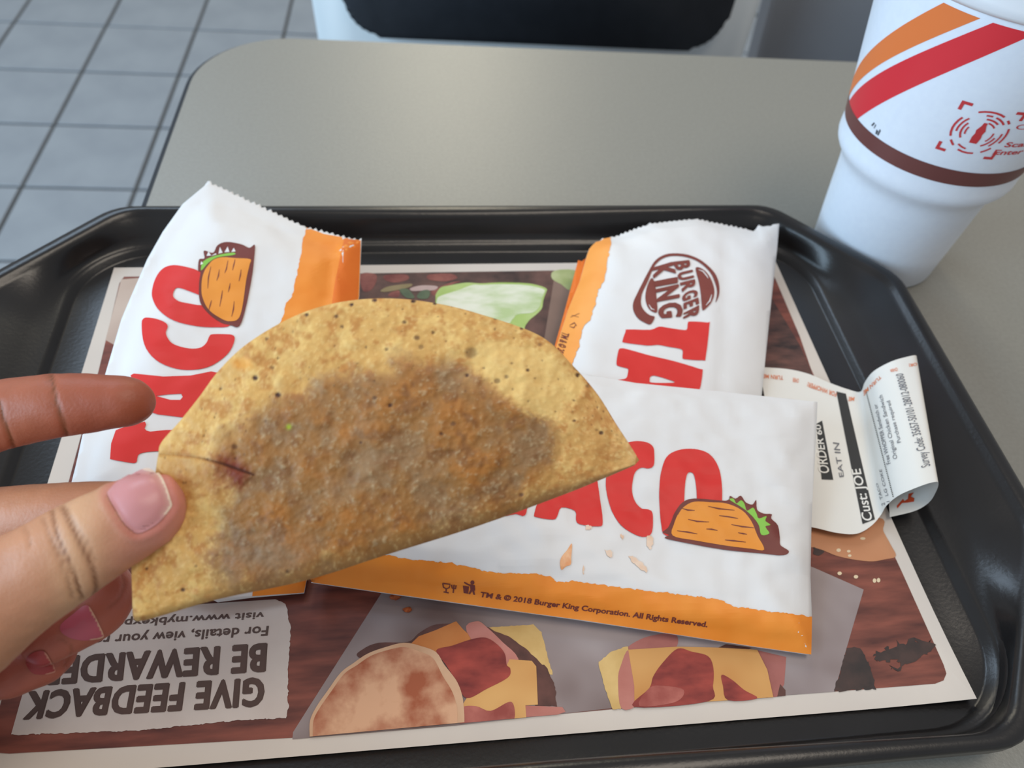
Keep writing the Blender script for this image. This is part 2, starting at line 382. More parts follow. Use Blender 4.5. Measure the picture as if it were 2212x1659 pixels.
m_let = mk('printed_lettuce', (184, 204, 148), .6, (232, 234, 216), 45, (1, 2.5, 1), lo=.35, hi=.6)
m_let2 = mk('printed_lettuce_edge', (158, 190, 92), .6, (182, 204, 128), 60)
let = catmull(cF([(888, 345), (895, 310), (930, 265), (990, 250), (1130, 226), (1250, 232), (1400, 225), (1600, 230), (1700, 246), (1772, 275), (1765, 310), (1745, 370), (1735, 430), (1690, 480), (1640, 520), (1605, 565), (1560, 620), (1300, 620), (1000, 560), (900, 480)]), 4)
PM.print('lettuce_print', [let], m_let2, 3)
PM.print('lettuce_print', [catmull(cF([(900, 360), (935, 330), (1060, 290), (1180, 246), (1260, 245), (1400, 240), (1580, 244), (1690, 262), (1755, 285), (1750, 312), (1730, 370), (1715, 420), (1660, 465), (1540, 480), (1500, 520), (1420, 560), (1000, 520), (905, 440)]), 4)], m_let, 4)
PM.print('lettuce_print', [catmull(cF([(1830, 132), (1992, 126), (1985, 200), (1955, 285), (1890, 240), (1815, 195)]), 3)], mk('printed_pale_lettuce', (158, 170, 110), .6, (186, 192, 142), 90), 3)
m_kraft = mk('printed_kraft', (116, 92, 82), .6, (136, 110, 98), 30)
PM.print('kraft_print', [cF([(1830, 205), (1890, 240), (1975, 280), (1960, 760), (1740, 760)])], m_kraft, 2)
m_bun = mk('printed_bun', (188, 124, 82), .6, (204, 146, 108), 14)
PM.print('bun_print', [catmull(cQ([(1080, 40), (1480, 40), (1512, 110), (1550, 180), (1574, 234), (1520, 250), (1440, 260), (1300, 238), (1200, 200), (1100, 165)]), 5)], m_bun, 2)
m_char = mk('printed_char', (42, 34, 34), .6, (70, 50, 46), 120)
PM.each('char_print', [ragged(cQ([(1165, 185), (1225, 210), (1200, 235), (1165, 225)]), 4, 4, 1, True), ragged(cQ([(1330, 692), (1360, 682), (1395, 690), (1425, 735), (1450, 800), (1478, 892), (1270, 910)]), 4, 4, 2, True),
    ragged(cQ([(1450, 730), (1560, 680), (1640, 652), (1740, 655), (1765, 690), (1690, 740), (1640, 765), (1590, 800), (1540, 800), (1600, 760), (1500, 750)]), 12, 4, 3, True)], m_char, 2)
m_seed = mk('printed_seed', (226, 204, 170), .6)
PM.each('seed_print', [disc(*cQ([p])[0], a, b, 8) for p, a, b in (((1295, 320), 5, 4), ((1376, 337), 5, 4), ((1468, 356), 4, 5), ((1488, 354), 4, 5), ((1290, 205), 5, 4), ((1340, 210), 4, 3), ((1345, 232), 4, 3), ((1410, 147), 6, 3))], m_seed, 3)
m_deli = mk('printed_grey_paper', (116, 96, 93), .6, (174, 162, 162), 15, lo=.36, hi=.62, detail=3)
PM.print('paper_print', [cM([(620, 80), (545, 222), (60, 985), (-20, 1112), (-24, 1156), (1000, 1070)]) + cQ([(200, 985), (1270, 907), (1330, 690), (1415, 400), (1165, 290), (900, 190)])], m_deli, 1)
m_yel = mk('printed_egg', (196, 154, 84), .6, (228, 194, 128), 60, lo=.3, hi=.7)
m_chz = mk('printed_cheese', (196, 132, 64), .6, (224, 172, 104), 32, lo=.3, hi=.7, detail=2)
m_orc = mk('printed_orange_cheese', (196, 116, 52), .6, (206, 130, 66), 60)
m_pat = mk('printed_sausage', (78, 44, 38), .6, (104, 62, 54), 130)
m_ham = mk('printed_ham', (172, 96, 84), .6, (204, 136, 124), 45, lo=.3, hi=.7)
m_bac = mk('printed_bacon', (104, 22, 24), .6, (176, 70, 58), 70, (1, 2.2, 1), lo=.3, hi=.72)
m_bac2 = mk('printed_pale_bacon', (150, 64, 56), .6, (190, 110, 98), 90)
m_muf = mk('printed_muffin', (166, 86, 52), .6, (220, 170, 134), 78, lo=.36, hi=.6)
m_mufe = mk('printed_muffin_rim', (206, 160, 124), .6, (220, 180, 146), 60)
# first sandwich
PM.print('egg_print', [ragged(cM([(1200, 455), (1490, 435), (1540, 480), (1612, 755), (1560, 730), (1480, 660), (1350, 590)]), 2, 5, 4, True)], m_yel, 2)
PM.each('sausage_print', [ragged(cM([(1190, 455), (1340, 510), (1430, 580), (1500, 640), (1560, 690), (1620, 800), (1635, 950), (1500, 950), (1480, 760), (1350, 650), (1200, 560)]), 3, 5, 5, True), catmull(cM([(390, 640), (420, 590), (520, 550), (700, 545), (770, 490), (860, 440), (960, 430), (1000, 440), (900, 620), (600, 700)]), 4)], m_pat, 3)
PM.print('cheese_print', [cM([(690, 580), (730, 548), (770, 510), (880, 470), (1005, 415), (1050, 468), (1112, 522), (1000, 600), (920, 640), (820, 620)])], m_orc, 4)
PM.each('ham_print', [catmull(cM([(1070, 480), (1135, 415), (1200, 455), (1300, 550), (1395, 650), (1395, 810), (1280, 760)]), 4), cM([(1420, 945), (1560, 950), (1672, 955), (1692, 985), (1640, 1003), (1420, 1020)])], m_ham, 5)
PM.print('cheese_print', [cM([(1040, 950), (1070, 900), (1280, 790), (1340, 655), (1480, 665), (1508, 700), (1518, 940), (1440, 945), (1445, 1020), (1370, 1028), (1040, 1050)])], m_chz, 6)
PM.each('bacon_print', [catmull(cM([(880, 600), (980, 570), (1100, 530), (1190, 520), (1260, 560), (1310, 620), (1322, 690), (1345, 715), (1330, 770), (1200, 840), (1070, 900), (1010, 800), (940, 690)]), 5)], m_bac, 7)
PM.each('bacon_print', [catmull(cM([(1040, 960), (1130, 950), (1220, 980), (1330, 925), (1365, 940), (1372, 1020), (1330, 1030), (1060, 1055), (1030, 1050)]), 4)], m_bac2, 7)
mufo = cM([(85, 1142), (88, 1040), (130, 950), (200, 850), (280, 740), (360, 680), (450, 620), (560, 580), (680, 552), (790, 575), (880, 612), (930, 690), (970, 740), (1012, 800), (1042, 880), (1055, 980), (1057, 1052)])
PM.print('muffin_print', [catmull(mufo, 4, False)], m_mufe, 8)
PM.print('muffin_print', [catmull(cM([(105, 1140), (110, 1040), (150, 960), (220, 860), (300, 750), (380, 695), (470, 635), (570, 600), (680, 580), (780, 610), (860, 650), (920, 760), (980, 860), (1010, 960), (1012, 1057)]), 4, False)], m_muf, 9)
# second sandwich
PM.each('ham_print', [catmull(cQ([(245, 697), (300, 650), (380, 625), (460, 618), (492, 640), (480, 690), (400, 720)]), 4), cQ([(880, 700), (1030, 735), (1020, 870), (985, 932), (930, 938)])], mk('printed_dark_ham', (140, 76, 70), .6, (182, 112, 104), 30), 2)
PM.each('sausage_print', [cQ([(1000, 870), (1026, 900), (1026, 928), (985, 932)]), cQ([(690, 690), (730, 672), (860, 690), (820, 705)])], m_pat, 3)
PM.print('egg_print', [ragged(cQ([(95, 762), (160, 712), (245, 682), (250, 780), (240, 900), (210, 992), (168, 997), (130, 890), (120, 850)]), 2, 5, 6, True)], m_yel, 4)
PM.each('ham_print', [catmull(cQ([(195, 850), (208, 780), (248, 700), (300, 800), (300, 960), (212, 992)]), 4)], m_ham, 5)
PM.print('cheese_print', [cQ([(245, 700), (490, 685), (700, 690), (885, 700), (935, 800), (965, 936), (640, 958), (276, 986), (275, 880)])], m_chz, 6)
PM.each('bacon_print', [catmull(cQ([(490, 695), (560, 710), (640, 732), (667, 790), (665, 880), (640, 957), (276, 985), (350, 890), (370, 830), (420, 760)]), 5), catmull(cQ([(708, 825), (760, 850), (820, 900), (885, 942), (740, 951), (715, 880)]), 4)], m_bac, 7)
PM.each('bacon_print', [catmull(cQ([(350, 890), (420, 880), (520, 900), (480, 960), (300, 980)]), 4)], m_bac2, 8)
# feedback panel
m_panel = mk('printed_panel', (208, 194, 186), .6, (218, 206, 198), 40)
m_brown = mk('printed_brown_ink', (82, 60, 52), .6, (90, 66, 58), 90)
FP = PM.print('feedback_panel', [ragged(cG([(1880, 300), (1950, 330), (1985, 500), (1966, 780), (1966, 1045), (1952, 1108)]), 3, 4, 7) + ragged(cG([(1952, 1108), (1600, 1128), (1000, 1192), (400, 1216), (75, 1226)]), 2.5, 4, 8) + cG([(140, 1000), (250, 640), (340, 400)])], m_panel, 2)
PM.text('feedback_lettering', [('GIVE FEEDBACK', *cG([(1805, 842), (1795, 1032), (200, 938), (145, 1124)]), .022, 1.1, .035), ('BE REWARDED', *cG([(1820, 608), (1808, 796), (280, 708), (255, 892)]), .022, 1.1, .035),
    ('For details, view your receipt', *cG([(1835, 484), (1826, 550), (420, 566), (405, 632)]), .012, 1.04, .014), ('visit www.mybkexperience.com', *cG([(1806, 388), (1798, 436), (260, 470), (245, 530)]), .012, 1.04, .014)], m_brown, 3, 'dark brown upside-down lettering', FP)
# two crumbs
m_crumb = mk('orange_crumb', (186, 96, 44), .8, (140, 60, 26), 900)
for (px, r, lab) in ((cM([(625, 262)])[0], .0019, 'larger orange crumb on the placemat just below the sleeve edge'), (cM([(700, 344)])[0], .0014, 'tiny brown crumb on the placemat printed grey paper, the lower of two')):
    bm = bmesh.new(); bmesh.ops.create_icosphere(bm, subdivisions=2, radius=r)
    for v in bm.verts: v.co *= 1 + .5 * noise.noise(v.co * 900 + Vector((r * 1e4, 0, 0)))
    bmesh.ops.scale(bm, verts=bm.verts[:], vec=(1.2, .8, .45)); bmesh.ops.translate(bm, verts=bm.verts[:], vec=on_z(*px, mz) + Vector((0, 0, r * .42)))
    bm_obj('crumb', bm, m_crumb, label=lab, category='crumb', group='crumbs fallen on the placemat')

# ================================================================== paper sleeves
m_white = mk('white_greaseproof', (233, 232, 232), .5, (228, 227, 227), 18, bump=.12, bscale=260, spec=.35)
m_orange = mk('orange_ink', (240, 140, 44), .5, (244, 150, 56), 60, spec=.35)
m_dorange = mk('deep_orange', (228, 112, 30), .5, (234, 122, 38), 60, spec=.35)
m_red = mk('red_ink', (216, 48, 44), .5, (220, 54, 50), 60, spec=.35)
m_dbrown = mk('brown_ink', (112, 52, 46), .5, (120, 58, 52), 60, spec=.35)
m_shell_ink = mk('taco_orange_ink', (232, 146, 52), .5, (238, 154, 62), 60, spec=.35)
m_green = mk('green_ink', (138, 196, 76), .5, spec=.35)
m_stain = mk('grease_stain', (228, 190, 160), .45, (236, 212, 192), 160, spec=.4)
def zigzag(a, b, n, amp):
    a = Vector(a); b = Vector(b); d = (b - a); nn = Vector((-d.y, d.x)).normalized(); out = []
    for i in range(n * 2):
        out.append(tuple(a + d * (i / (n * 2)) + nn * (amp * (.5 if i % 2 else -.5) * random.uniform(.5, 1.2))))
    return out
def sleeve(outline, plane, h, margin, label, wr=.0006, folds=(), step=13, wf=28):
    o_ = outline
    bm = flat_bm([(o_, [])]); grid_cut(bm, step)
    A = np.array(o_); B = np.roll(A, -1, 0)
    def dist(x, y):
        p = np.array((x, y)); d = B - A; t = np.clip(((p - A) * d).sum(1) / np.maximum((d * d).sum(1), 1e-9), 0, 1)
        return np.hypot(*((A + d * t[:, None]) - p).T).min()
    top = list(bm.verts); base = {}
    for v in top:
        x, y = v.co.x, v.co.y; d = dist(x, y); q = plane.at(x, y)
        k = 1 - (1 - min(d / margin, 1)) ** 2
        z = h * k
        e = min(d / 30, 1)
        w1 = noise.noise(Vector((q.x * wf, q.y * wf, 3.1))); w2 = abs(noise.noise(Vector((q.x * 2.3 * wf + q.y * wf, q.y * 1.6 * wf, 1.7))))
        z += wr * e * (1.4 * w1 + 1.6 * (.3 - w2) + .5 * noise.noise(q * 160))
        for (fa, fb, fh, fw) in folds:
            fa_ = Vector(fa); fd = Vector(fb) - fa_; s = (fd.x * (y - fa_.y) - fd.y * (x - fa_.x)) / fd.length
            z += fh * e / (1 + math.exp(-max(-30, min(30, s / fw))))
        base[v] = q; v.co = q + plane.n * z
    bm.normal_update()
    for f_ in bm.faces:
        if f_.normal.dot(plane.n) < 0: f_.normal_flip()
    # underside: same outline, one plain flat sheet a little lower, closed along the rim
    ed = [e for e in bm.edges if len(e.link_faces) == 1]
    lowv = {}
    for e in ed:
        for v in e.verts:
            if v not in lowv: lowv[v] = bm.verts.new(base[v] - plane.n * .0007)
    for e in ed: bm.faces.new([e.verts[0], e.verts[1], lowv[e.verts[1]], lowv[e.verts[0]]])
    me_ed = [e for e in bm.edges if e.verts[0] in lowv.values() and e.verts[1] in lowv.values()]
    bmesh.ops.triangle_fill(bm, edges=me_ed, use_beauty=True)
    bmesh.ops.recalc_face_normals(bm, faces=bm.faces[:])
    o = bm_obj('taco_sleeve', bm, m_white, label=label, category='wrapper', group='paper taco sleeves on the tray')
    return o
dash = lambda pts: [stroke(p, 2.4) for p in pts]

# ---- left sleeve
topL = zigzag((454, 394), (655, 488), 17, 6) + zigzag((658, 490), (778, 520), 10, 6) + [(781, 514)]
outL = [(441, 402), (449, 391)] + topL + [(776, 640), (740, 860), (690, 1110), (657, 1281), (545, 1290), (470, 1300), (330, 1230), (150, 1060), (165, 1000), (178, 940), (199, 905), (228, 806), (262, 690), (283, 640), (318, 560), (352, 500), (395, 440)]
PL = Plane((550, 1285, .0095), (450, 392, .040), (780, 515, .030))
sL = sleeve(outL, PL, .009, 120, 'white and orange paper taco sleeve leaning over the tray rim at left, behind the hand', folds=[((742, 520), (712, 690), -.0014, 2.5), ((712, 690), (640, 1280), -.0014, 2.5)])
P = Paper(sL, .02, 8, .00013)
bandL = ragged(cL([(1690, 312), (1668, 400), (1652, 500), (1640, 570), (1620, 640), (1605, 700), (1578, 730), (1565, 790), (1545, 850), (1500, 1100), (1440, 1700)]), 3, 4, 11) + [(545, 1288), (656, 1280), (690, 1110), (740, 860), (775, 640), (779, 520), (700, 506)]
P.print('orange_band', [bandL], m_orange, 1)
P.print('fold_shade', [cL([(1898, 372), (1985, 385), (1972, 660), (1968, 720), (1830, 735), (1850, 600)])], m_dorange, 2)  # shade of the folded side, painted as a darker orange patch
Oo = catmull(cL([(1270, 850), (1190, 862), (1080, 855), (960, 825), (880, 770), (845, 710), (840, 660), (860, 590), (900, 538), (960, 519), (1050, 535), (1110, 560), (1240, 640), (1300, 760)]), 4)
Oh = catmull(cL([(955, 690), (965, 652), (990, 645), (1050, 665), (1110, 690), (1150, 720), (1110, 740), (1040, 730), (985, 718)]), 3)
Cc = catmull(cL([(783, 840), (792, 815), (812, 808), (860, 815), (905, 832), (926, 855), (915, 890), (925, 920), (950, 950), (1000, 970), (1060, 980), (1110, 972), (1140, 945), (1155, 910), (1175, 900), (1250, 900), (1285, 906), (1294, 930), (1270, 990), (1220, 1040), (1150, 1080), (1060, 1097), (970, 1090), (880, 1055), (820, 1000), (790, 930)]), 3)
Ao = cL([(722, 1126), (740, 1117), (900, 1133), (1050, 1128), (1165, 1105), (1230, 1120), (1180, 1440), (1080, 1430), (1100, 1370), (980, 1355), (870, 1342), (820, 1325), (800, 1260), (740, 1200)])
Ah = cL([(860, 1240), (930, 1232), (1000, 1228), (1008, 1245), (995, 1262), (940, 1262)])
To = catmull(cL([(640, 1430), (800, 1382), (798, 1420), (830, 1437), (920, 1428), (1100, 1440), (1090, 1540), (870, 1545), (790, 1553), (762, 1568), (756, 1600), (738, 1611), (680, 1602), (618, 1590), (610, 1570)]), 2)
P.print('red_lettering', [(Oo, [Oh]), (Cc, []), (Ao, [Ah]), (To, [])], m_red, 2, 'large red letters reading TACO')
outl = catmull(cL([(1093, 550), (1098, 490), (1128, 482), (1125, 440), (1175, 452), (1200, 410), (1250, 392), (1330, 405), (1375, 425), (1405, 408), (1402, 480), (1387, 600), (1352, 770), (1318, 858), (1270, 850), (1220, 838), (1150, 787), (1103, 720), (1098, 620), (1106, 562)]), 4)
TD = P.print('taco_drawing', [outl], m_dbrown, 3)
P.print('drawing_shell', [catmull(cL([(1150, 520), (1180, 490), (1230, 477), (1300, 482), (1380, 488), (1376, 520), (1358, 600), (1337, 750), (1315, 815), (1275, 830), (1230, 820), (1155, 770), (1117, 700), (1112, 620), (1125, 560)]), 4)], m_shell_ink, 4, None, TD)
P.print('drawing_lettuce', [catmull(cL([(1108, 548), (1122, 500), (1190, 468), (1285, 452), (1292, 464), (1200, 478), (1150, 508), (1122, 540)]), 3)], m_green, 4, None, TD)
P.print('drawing_spikes', [cL(t) for t in ([(1140, 470), (1150, 445), (1165, 468)], [(1165, 470), (1190, 455), (1195, 462)], [(1205, 458), (1213, 420), (1228, 452)], [(1238, 450), (1256, 418), (1266, 448)], [(1276, 448), (1290, 425), (1300, 446)], [(1105, 520), (1110, 500), (1122, 512)])], m_white, 4, None, TD)
P.print('drawing_dashes', [stroke(cL(t), 2.6) for t in ([(1163, 530), (1150, 590), (1146, 650)], [(1210, 545), (1205, 580), (1196, 606)], [(1258, 495), (1250, 540), (1240, 565)], [(1297, 490), (1290, 520), (1283, 550)], [(1330, 545), (1325, 580), (1318, 610)], [(1270, 620), (1266, 645), (1260, 670)], [(1228, 660), (1222, 700), (1212, 750)], [(1167, 715), (1160, 740), (1152, 770)], [(1292, 720), (1288, 765), (1278, 805)])], m_dbrown, 5, None, TD)

# ---- right sleeve
topR = zigzag(cR([(600, 232)])[0], cR([(880, 130)])[0], 8, 4.5) + zigzag(cR([(900, 122)])[0], cR([(1250, 84)])[0], 9, 4) + zigzag(cR([(1280, 86)])[0], cR([(1700, 172)])[0], 11, 4) + cR([(1725, 182), (1742, 165), (1765, 132), (1800, 146), (1835, 140), (1860, 142), (1880, 128), (1930, 122)])
outR = cR([(395, 380), (415, 325), (440, 295), (470, 268), (500, 262), (520, 238), (550, 242)]) + topR + cR([(1915, 300), (1895, 480), (1860, 800), (1790, 1490)]) + [(1600, 1000), (1180, 930)] + cR([(150, 1110), (250, 800), (340, 580)])
PR = Plane((1320, 515, .0235), (1680, 485, .0235), (1500, 850, .0135))
sR = sleeve(outR, PR, .0075, 90, 'white paper taco sleeve with a round brown logo, at the far right of the tray', folds=[(cR([(1440, 100)])[0], cR([(1390, 1450)])[0], .0014, 5)])
P = Paper(sR, .02, 8, .00013)
P.print('orange_band', [ragged(cR([(592, 232), (578, 350), (558, 450), (540, 560), (520, 600), (490, 650), (462, 760), (440, 840), (415, 895), (370, 940), (352, 1010), (325, 1120), (290, 1220), (240, 1400)]), 3, 4, 13) + cR([(0, 1500), (153, 1110), (253, 800), (343, 580), (398, 380), (418, 326), (442, 297), (472, 270), (502, 264), (530, 244)])], mk('pale_orange_ink', (246, 160, 74), .5, (250, 168, 84), 60, spec=.35), 1)
m_lb = mk('logo_brown_ink', (124, 60, 52), .5, (130, 64, 56), 60, spec=.35)
sw = catmull(cR([(1420, 752), (1438, 720), (1450, 680), (1450, 620), (1435, 560), (1400, 500), (1310, 420), (1200, 372), (1080, 361), (1000, 378), (935, 425), (890, 500), (850, 575), (800, 675), (765, 755), (768, 820), (805, 880), (860, 915), (905, 926), (937, 868), (900, 855), (855, 820), (828, 770), (830, 705), (850, 650), (880, 590), (908, 520), (940, 455), (1000, 402), (1085, 382), (1190, 392), (1290, 432), (1375, 510), (1415, 590), (1432, 670)]), 3)
P.print('logo_ring', [sw], m_lb, 2)
P.each('logo_bun', [catmull(cR([(1262, 478), (1320, 488), (1370, 540), (1405, 620), (1410, 690), (1385, 755), (1335, 808), (1314, 806), (1305, 700), (1290, 600)]), 4), catmull(cR([(908, 560), (935, 590), (948, 680), (957, 822), (920, 826), (882, 790), (862, 720), (872, 640)]), 4)], m_lb, 2)
P.each('logo_highlight', [stroke(cR([(1285, 492), (1320, 505), (1350, 540), (1362, 560)]), 2.2), stroke(cR([(1390, 690), (1375, 740), (1345, 775)]), 2.6), stroke(cR([(890, 770), (910, 805), (935, 812)]), 2.4)], m_white, 3)
P.text('logo_lettering', [(ch, (b0x * .2712 + 1160, b0y * .2712 + 450), (t0x * .2712 + 1160, t0y * .2712 + 450), (b1x * .2712 + 1160, b1y * .2712 + 450), (t1x * .2712 + 1160, t1y * .2712 + 450), .025, 1.0, .032) for ch, b0x, b0y, t0x, t0y, b1x, b1y, t1x, t1y in (
    ('B', 1088, 432, 1212, 418, 1112, 498, 1226, 474), ('U', 1118, 520, 1238, 494, 1136, 580, 1250, 552), ('R', 1142, 598, 1256, 570, 1160, 668, 1266, 634), ('G', 1158, 684, 1272, 640, 1164, 744, 1280, 700), ('E', 1170, 760, 1284, 716, 1172, 804, 1290, 762), ('R', 1172, 836, 1290, 778, 1168, 882, 1290, 874),
    ('K', 918, 480, 1080, 432, 935, 560, 1110, 530), ('I', 940, 590, 1118, 556, 946, 622, 1122, 590), ('N', 950, 650, 1128, 610, 962, 744, 1136, 710), ('G', 965, 780, 1150, 740, 985, 876, 1160, 862))], m_lb, 3, 'brown logo words printed sideways')
P.text('small_print', [('TM & \u00a9 2018', *cR([(205, 985), (262, 1005), (150, 1180), (205, 1200)]), .02)], m_dbrown, 3)
P.print('small_icons', [stroke(cR(t), 2.6) for t in ([(270, 870), (340, 840)], [(280, 855), (335, 870)], [(262, 935), (300, 915), (318, 940)], [(262, 945), (295, 955), (312, 930)])], m_dbrown, 3)
T_ = catmull(cR([(705, 985), (722, 967), (900, 970), (970, 945), (1050, 955), (1170, 972), (1195, 960), (1200, 918), (1220, 904), (1358, 912), (1373, 930), (1342, 1190), (1320, 1212), (1180, 1205), (1158, 1190), (1160, 1142), (1140, 1122), (1040, 1104), (960, 1090), (880, 1095), (700, 1073), (681, 1055)]), 3)
A_ = catmull(cR([(632, 1235), (648, 1135), (670, 1118), (720, 1125), (900, 1175), (1100, 1222), (1290, 1280), (1318, 1302), (1285, 1470), (1200, 1500), (600, 1440), (600, 1378), (690, 1362), (715, 1345), (726, 1290), (712, 1276), (650, 1260)]), 3)
P.print('red_lettering', [(T_, []), (A_, [catmull(cR([(897, 1368), (902, 1345), (930, 1335), (1000, 1352), (1095, 1385), (1050, 1393), (910, 1390)]), 3)])], m_red, 2, 'large red letters printed sideways')
# the darker gusset layer of the same sleeve, a fold behind its orange edge
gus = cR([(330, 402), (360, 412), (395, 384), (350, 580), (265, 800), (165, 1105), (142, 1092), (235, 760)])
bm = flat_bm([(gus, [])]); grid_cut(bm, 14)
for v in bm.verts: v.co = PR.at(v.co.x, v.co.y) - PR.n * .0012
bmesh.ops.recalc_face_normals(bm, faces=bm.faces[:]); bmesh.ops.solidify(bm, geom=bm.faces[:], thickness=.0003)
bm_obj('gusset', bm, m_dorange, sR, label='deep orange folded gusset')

# ---- near sleeve
outN = cN([(250, -90), (700, -45), (1205, 18), (1400, 52), (1760, 88), (2147, 130), (2140, 300), (2128, 500), (2122, 650), (2118, 850), (2124, 1010), (2121, 1172), (1900, 1140), (1550, 1086), (1150, 1026), (800, 978), (400, 922), (62, 874)])
outN = resample(outN, 30)
PN = Plane((680, 1255, .0125), (1755, 1415, .0095), (1765, 872, .026))
sN = sleeve(outN, PN, .0055, 110, 'empty white taco sleeve with orange bottom band, lying nearest and lowest on the placemat', wr=.0013, folds=[((660, 1225), (1755, 1388), -.0016, 5), (cN([(1800, 0)])[0], cN([(1980, 330)])[0], .0008, 14)])
P = Paper(sN, .02, 8, .00013)
P.print('orange_band', [ragged(cN([(0, 715), (250, 740), (380, 762), (440, 776), (560, 786), (650, 796), (740, 816), (790, 832), (900, 838), (980, 838), (1050, 852), (1075, 876), (1130, 868), (1300, 890), (1330, 893), (1450, 908), (1640, 930), (1750, 945), (1800, 975), (1950, 992), (2050, 1005), (2122, 1016)]), 3.2, 3.5, 17) + cN([(2120, 1170.5), (1900, 1139), (1550, 1085), (1150, 1025), (800, 977), (400, 921), (64, 873)])], m_orange, 1)
C_ = catmull(cN([(1470, 318), (1474, 345), (1472, 392), (1450, 405), (1420, 402), (1395, 422), (1385, 460), (1383, 500), (1395, 540), (1420, 568), (1450, 574), (1468, 592), (1465, 665), (1440, 686), (1400, 680), (1340, 642), (1300, 582), (1278, 505), (1276, 440), (1292, 370), (1330, 315), (1390, 293), (1445, 298)]), 4)
O_ = catmull(cN([(1503, 640), (1496, 560), (1495, 490), (1502, 420), (1525, 358), (1572, 330), (1640, 325), (1700, 345), (1738, 398), (1752, 470), (1752, 560), (1740, 640), (1600, 690), (1520, 680)]), 4)
Ohh = catmull(cN([(1600, 580), (1598, 520), (1603, 455), (1612, 425), (1628, 422), (1640, 440), (1648, 500), (1648, 580), (1625, 610)]), 3)
An = catmull(cN([(1120, 300), (1195, 305), (1215, 340), (1235, 430), (1250, 530), (1262, 625), (1245, 644), (1170, 636), (1152, 618), (1148, 580), (1092, 566), (1076, 600), (1058, 616), (990, 606), (980, 590), (1010, 500), (1060, 390)]), 3)
Tn = catmull(cN([(820, 260), (1060, 290), (1040, 360), (985, 370), (955, 540), (942, 598), (905, 592), (850, 580), (880, 360), (815, 340)]), 3)
P.print('red_lettering', [(C_, []), (O_, [Ohh]), (An, [catmull(cN([(1118, 470), (1150, 380), (1165, 480)]), 3)]), (Tn, [])], m_red, 2, 'large red letters reading TACO')
TD = P.print('taco_drawing', [catmull(cN([(1508, 668), (1530, 650), (1545, 620), (1560, 585), (1590, 545), (1640, 529), (1770, 538), (1785, 518), (1808, 530), (1830, 518), (1850, 545), (1878, 555), (1893, 535), (1897, 575), (1925, 592), (1957, 594), (1955, 612), (1982, 640), (1990, 690), (1994, 722), (2025, 742), (2022, 757), (1990, 763), (1930, 757), (1760, 740), (1600, 711), (1518, 692), (1535, 680)]), 3)], m_dbrown, 3)
P.print('drawing_shell', [catmull(cN([(1550, 682), (1556, 635), (1575, 590), (1600, 560), (1640, 542), (1700, 545), (1770, 550), (1835, 578), (1875, 625), (1898, 680), (1926, 740), (1870, 736), (1800, 728), (1640, 702)]), 4)], m_shell_ink, 4, None, TD)
P.print('drawing_lettuce', [catmull(cN([(1785, 535), (1800, 530), (1812, 550), (1830, 537), (1845, 552), (1855, 580), (1880, 568), (1895, 592), (1905, 612), (1935, 602), (1930, 622), (1952, 638), (1930, 645), (1948, 672), (1915, 678), (1905, 640), (1880, 605), (1840, 570)]), 3)], m_green, 4, None, TD)
P.print('drawing_dashes', [stroke(cN(t), 3.2) for t in ([(1588, 570), (1612, 577), (1640, 578)], [(1695, 562), (1740, 572), (1803, 578)], [(1740, 600), (1780, 605), (1818, 612)], [(1612, 616), (1650, 624), (1700, 626)], [(1790, 637), (1835, 645), (1885, 650)], [(1688, 655), (1710, 656), (1735, 661)], [(1568, 663), (1610, 668), (1650, 676)], [(1818, 670), (1838, 674), (1855, 677)], [(1764, 700), (1800, 704), (1850, 710)])], m_dbrown, 5, None, TD)
P.text('small_print', [('TM & \u00a9 2018 Burger King Corporation. All Rights Reserved.', *cN([(756, 932), (761, 910), (1692, 1056), (1697, 1034)]), .03)], m_dbrown, 3, 'small brown copyright line')
gl = cN([(605, 877), (632, 880), (630, 895), (622, 902), (618, 914), (632, 917)]); fk = cN([(650, 884), (648, 915)])
P.print('small_icons', [stroke(cN([(604, 876), (607, 892), (618, 899), (630, 894), (634, 880), (604, 876)]), 2.8, False), stroke(cN([(618, 899), (617, 912)]), 2.8, False), stroke(cN([(607, 912), (628, 916)]), 2.8, False), stroke(cN([(640, 882), (642, 896), (656, 898), (658, 884)]), 2.8, False), stroke(cN([(650, 882), (646, 916)]), 2.8, False),
    cN([(686, 885), (712, 889), (708, 920), (690, 917)]), disc(*cN([(726, 873)])[0], 4.5), cN([(716, 880), (736, 884), (738, 905), (734, 906), (737, 924), (730, 923), (726, 908), (716, 922), (709, 920), (718, 902)]), stroke(cN([(720, 886), (706, 880), (692, 872)]), 3, False)], m_dbrown, 3)
P.print('grease_stain', [catmull(cN([(1135, 714), (1132, 770), (1130, 800), (1110, 808), (1092, 822), (1086, 790), (1095, 765), (1115, 742)]), 3)], mk('orange_stain', (232, 156, 100), .4, (240, 186, 140), 300), 2)
P.print('grease_stain', [ragged(catmull(cN(t), 3), 5, 4, i, True) for i, t in enumerate(([(1336, 678), (1356, 684), (1350, 700), (1338, 694)], [(1440, 690), (1465, 688), (1468, 715), (1460, 742)], [(1360, 765), (1420, 790), (1450, 830), (1410, 815)], [(1190, 640), (1215, 645), (1208, 658), (1192, 654)], [(1270, 740), (1300, 750), (1290, 770)], [(1180, 800), (1192, 835), (1184, 830)]))], m_stain, 2)

